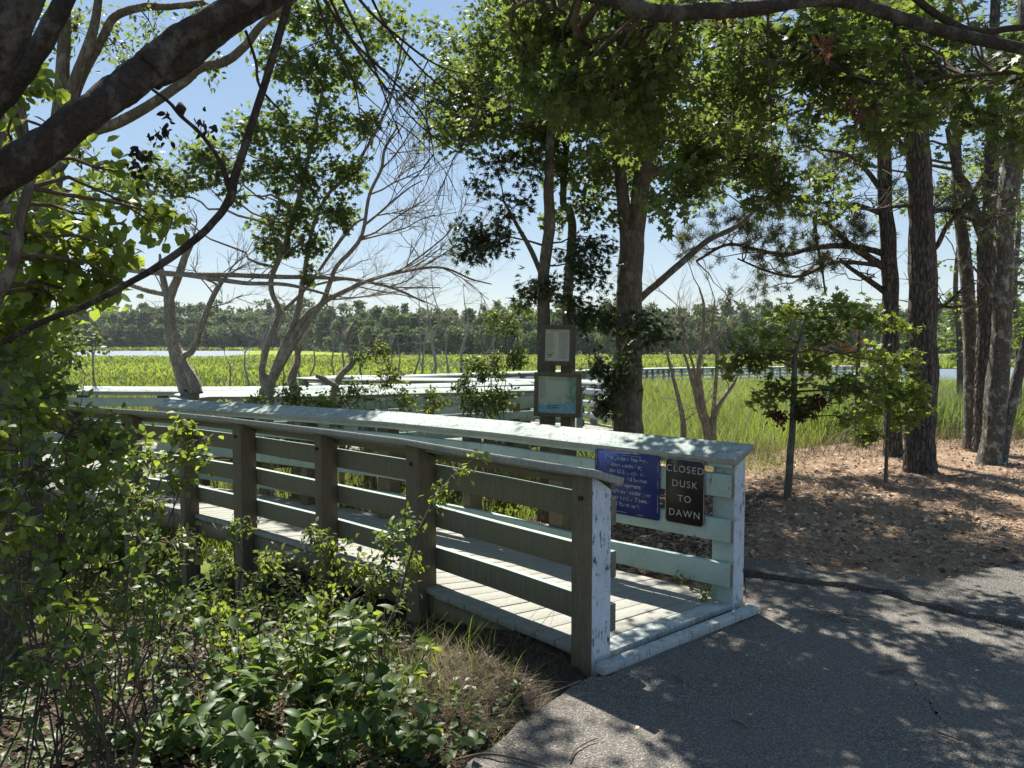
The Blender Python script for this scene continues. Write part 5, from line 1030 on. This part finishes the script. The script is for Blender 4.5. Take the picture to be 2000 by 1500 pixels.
litter(lm, x, y, rng.uniform(.03, .06, len(x)), T_R, 0, .5)
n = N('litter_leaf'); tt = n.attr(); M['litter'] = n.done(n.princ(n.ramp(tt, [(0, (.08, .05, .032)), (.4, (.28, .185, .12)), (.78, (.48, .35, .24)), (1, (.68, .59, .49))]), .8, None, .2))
tag(lm.build('leaf_litter', M['litter']), kind='stuff')
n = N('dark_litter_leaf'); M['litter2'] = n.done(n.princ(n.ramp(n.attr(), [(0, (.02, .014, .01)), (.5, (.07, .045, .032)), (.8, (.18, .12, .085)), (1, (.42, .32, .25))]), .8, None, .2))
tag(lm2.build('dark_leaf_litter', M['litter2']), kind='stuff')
# ground cover seedlings at left and along the verge
gc = MB(); 
for (n_, x0, x1, y0, y1) in ((1000, -2.9, -.5, 1.7, 5.2), (60, -.5, .05, 2.6, 3.4)):
    x, y = rng.uniform(x0, x1, n_), rng.uniform(y0, y1, n_); kk = ~(x > -.2 + (y - 2.8) * .70) & ((x - .385) * .66 + (y - 3.66) * .75 < -.1); x, y = x[kk], y[kk]
    for r_ in range(4):
        n2 = len(x); a = rng.uniform(0, 6.28, n2); c = np.c_[x + rng.normal(size=n2) * .02, y + rng.normal(size=n2) * .02, height(x, y) + rng.uniform(.02, .12, n2)]
        put_leaves(gc, c, np.c_[np.cos(a), np.sin(a), np.zeros(n2)], np.array((0, 0, 1.)) + rng.normal(size=(n2, 3)) * .4, rng.uniform(.025, .06, n2), T_S)
tag(gc.build('ground_cover', M['shrub']), kind='stuff')
# sticks
def stick(pl, r, label, z0=.02, m_='twig', name='fallen_stick'):
    q = np.array([[*G(a, b_, z0)[:2], 0] for a, b_ in pl]); q[:, 2] = [max(hgt(*p[:2]), 0 if p[0] > -.2 else -9) + z0 + r for p in q]; q = smooth_path(q, 4); m = MB()
    m.tube(q - q[0], np.linspace(r, r * .5, len(q)), 6, 0, .5, .08); o = m.build(name, M[m_], smooth=True); o.location = q[0]; tag(o, label, 'stick', 'sticks lying on the ground')
stick([(890, 1467), (950, 1475), (1010, 1485), (1065, 1500)], .006, 'long brown stick at the bottom edge of the path')
stick([(1113, 1487), (1125, 1465), (1150, 1450), (1168, 1444)], .004, 'curved stick on the asphalt at the bottom')
stick([(1315, 1322), (1330, 1330), (1345, 1340)], .004, 'short dark twig on the asphalt before the sill')
stick([(1428, 1408), (1448, 1416), (1462, 1426)], .004, 'crooked twig in the middle of the asphalt')
stick([(1715, 1314), (1745, 1312), (1772, 1307)], .005, 'dark twig on the asphalt below the crack')
stick([(1832, 1432), (1855, 1440), (1876, 1449)], .005, 'straight dark twig at the lower right')
stick([(1022, 1370), (1060, 1360), (1100, 1345), (1135, 1330)], .004, 'pale bent stem lying at the foot of the near post', .02, 'dead')
stick([(30, 1365), (60, 1380), (90, 1400), (110, 1418)], .011, 'pale thick stick in the leaf litter at lower left', .02, 'dead')
stick([(255, 1168), (300, 1190), (345, 1215), (400, 1225)], .015, 'half buried brown log under the ramp side shrub', .02, 'dead')
m = MB()
for i in range(26):
    a = np.array([*G(1640, 1213, .0)[:2], .02]) + rng.normal(size=3) * (.07, .05, .004); e_ = a + rng.normal(size=3) * (.06, .05, .012); e_[2] = abs(e_[2]) + .012; m.tube(wiggle(a, e_, 4, .12), .0018, 4, 0, .5, 0, False)
o = m.build('twig_pile', M['twig'], loc=tuple(G(1640, 1213, .02))); tag(o, 'small tangle of twigs lying in the asphalt hollow', 'twigs')

# ------------------------------------------------------------------ snags in the marsh
sn = [(485, 742, 620, 26), (515, 735, 640, 30), (535, 735, 560, 34), (600, 725, 590, 38), (665, 720, 600, 40), (715, 722, 655, 36), (762, 722, 620, 34), (810, 720, 560, 40), (828, 738, 560, 27), (835, 735, 530, 28), (842, 738, 600, 27), (905, 712, 560, 44), (935, 718, 640, 40), (960, 715, 645, 42), (880, 712, 640, 46), (1480, 690, 560, 60), (440, 735, 690, 24), (383, 730, 712, 22), (545, 735, 620, 33), (580, 730, 660, 34), (775, 715, 650, 48), (650, 712, 560, 52)]
words_ = ['slender', 'short', 'forked', 'straight', 'twiggy', 'leaning', 'thin', 'tall', 'pale', 'broken']
for i, (px, py, top, d) in enumerate(sn):
    p0 = P(px, py, d); gz = hgt(p0[0], p0[1]); tp = P(px + rng.normal() * 5, top, d); h_ = tp[2] - gz
    side = 'left of the half dead maple' if px < 500 else 'just behind the half dead maple' if px < 620 else 'under the bare twiggy fan' if px < 790 else 'between the fan and the notice boards' if px < 1050 else 'right of the big oak'
    t = Tree('marsh_snag', 'grey dead snag %s, %s' % (side, 'foremost' if d < 27 else 'nearer row' if d < 34 else 'middle row' if d < 43 else 'farthest row'), 'dead tree', (p0[0], p0[1]), M['snag'], None, 'dead snags standing in the marsh', twig_m=M['snag'])
    q = wiggle((p0[0], p0[1], gz - .1), tp, 8, .09); t.w.tube(q, np.linspace(.008 * d / 10 + .03 + .03 * (i % 3), .012, 8), 6, 0, .5, .05)
    if top < 700:
        for k_ in range(16 if top < 640 else 7):
            a = q[random.randint(2, 7)]; t.dead_fan(a, (rng.normal(), rng.normal() * .4, rng.uniform(-.1, .7)), rng.uniform(.3, .9), .010, 1)
    t.done()

# ------------------------------------------------------------------ woodland beyond the marsh
wd = MB(); wt = MB()
def far_tree(x, y, h, cw, dens, qs, tone0, gz=-1.4):
    tone0 = float(np.clip(tone0, .05, .95)); pine = rng.uniform() < .3
    wt.tube([(x, y, gz - .5), (x + rng.normal() * .3, y, gz + h * .5), (x + rng.normal() * .5, y, gz + h * .85)], [.22, .16, .08], 5, 0, .5, 0, False)
    nl = 15; 
    for i in range(nl):
        f = rng.uniform(.04, 1) ** (.8 if not pine else .6); rad = cw * (.35 + .5 * math.sin(math.pi * min(1, f) ** 1.2)) * rng.uniform(.4, .75); a = rng.uniform(0, 6.28); ro = cw * rng.uniform(0, .62) * (1.1 - f * .55)
        c = np.array((x + ro * math.cos(a), y + ro * math.sin(a), gz + h * (f * .9) + .0)); n_ = int(dens)
        v_ = nrm(rng.normal(size=(n_, 3))); r_ = rad * rng.uniform(.75, 1.05, (n_, 1)); q = c + v_ * r_ * np.array((1, 1, .62))
        put_leaves(wd, q, rng.normal(size=(n_, 3)), v_ + rng.normal(size=(n_, 3)) * .5 + (0, 0, .3), qs * rng.uniform(.6, 1.3, n_), T_D, 0, np.clip(tone0 + rng.normal(size=n_) * .14, 0, 1))
def edge_y(r_):     # r_ = x / y
    if r_ < -.31: return 296
    return 296 - 105 * float(sstep(-.31, -.16, r_)) + 25 * float(sstep(.1, .6, r_))
for row, (dy, hh_, dn) in enumerate(((0, 11.5, 75), (8, 14.5, 62), (18, 16.5, 46), (32, 18.0, 30))):
    r_ = -.74
    while r_ < .78:
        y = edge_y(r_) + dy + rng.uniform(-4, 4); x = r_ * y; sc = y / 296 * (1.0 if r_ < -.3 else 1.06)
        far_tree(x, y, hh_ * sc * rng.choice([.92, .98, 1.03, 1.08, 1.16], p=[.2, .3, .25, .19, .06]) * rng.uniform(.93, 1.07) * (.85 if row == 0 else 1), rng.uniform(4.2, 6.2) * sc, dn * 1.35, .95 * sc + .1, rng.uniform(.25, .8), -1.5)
        r_ += rng.uniform(4.8, 6.6) * sc / y
n = N('forest_undergrowth'); 
# undergrowth band at the wood's foot
for i in range(420):
    r_ = rng.uniform(-.74, .78); y = edge_y(r_) + rng.uniform(2, 12); x = r_ * y; n_ = 40; v_ = nrm(rng.normal(size=(n_, 3))); q = np.array((x, y, -.8)) + v_ * np.array((3, 1.5, rng.uniform(1, 2.2)))
    put_leaves(wd, q, rng.normal(size=(n_, 3)), v_, .7 * rng.uniform(.6, 1.2, n_), T_D, 0, np.clip(.3 + rng.normal(size=n_) * .12, 0, 1))
o = wd.build('woodland', [M['farleaf']]); tag(o, 'dense mixed green woodland along the far side of the marsh', 'woodland', None, 'stuff')
o = wt.build('woodland_trunks', [M['snag']]); tag(o, 'pale trunks within the far woodland', 'woodland', None, 'stuff')
# brighter trees across the pond at right
for i in range(9):
    x = 62 + i * 7.5 + rng.normal(); y = 112 + rng.uniform(-3, 5); wd = MB(); wt = MB(); far_tree(x, y, rng.uniform(9, 12.5), rng.uniform(3.5, 4.6), 110, .5, .8, -1.6)
    e = empty('pondside_tree', (x, y, hgt(x, y)), 'bright green round tree across the pond behind the right-hand trunks', 'tree', 'trees across the pond at right')
    wd.build('crown', [M['shrub']], e); wt.build('trunk', [M['snag']], e)
# ------------------------------------------------------------------ thin summer haze in the air
b = MB(); b.box((0, 0, 16), np.eye(3), (660, 660, 21))
n = N('thin_haze'); pv = n.n('ShaderNodeVolumePrincipled'); pv.inputs['Color'].default_value = (.86, .93, 1, 1); pv.inputs['Density'].default_value = .00013; pv.inputs['Anisotropy'].default_value = .3
n.l(pv.outputs[0], n.out.inputs['Volume']); tag(b.build('haze', n.m), kind='stuff')
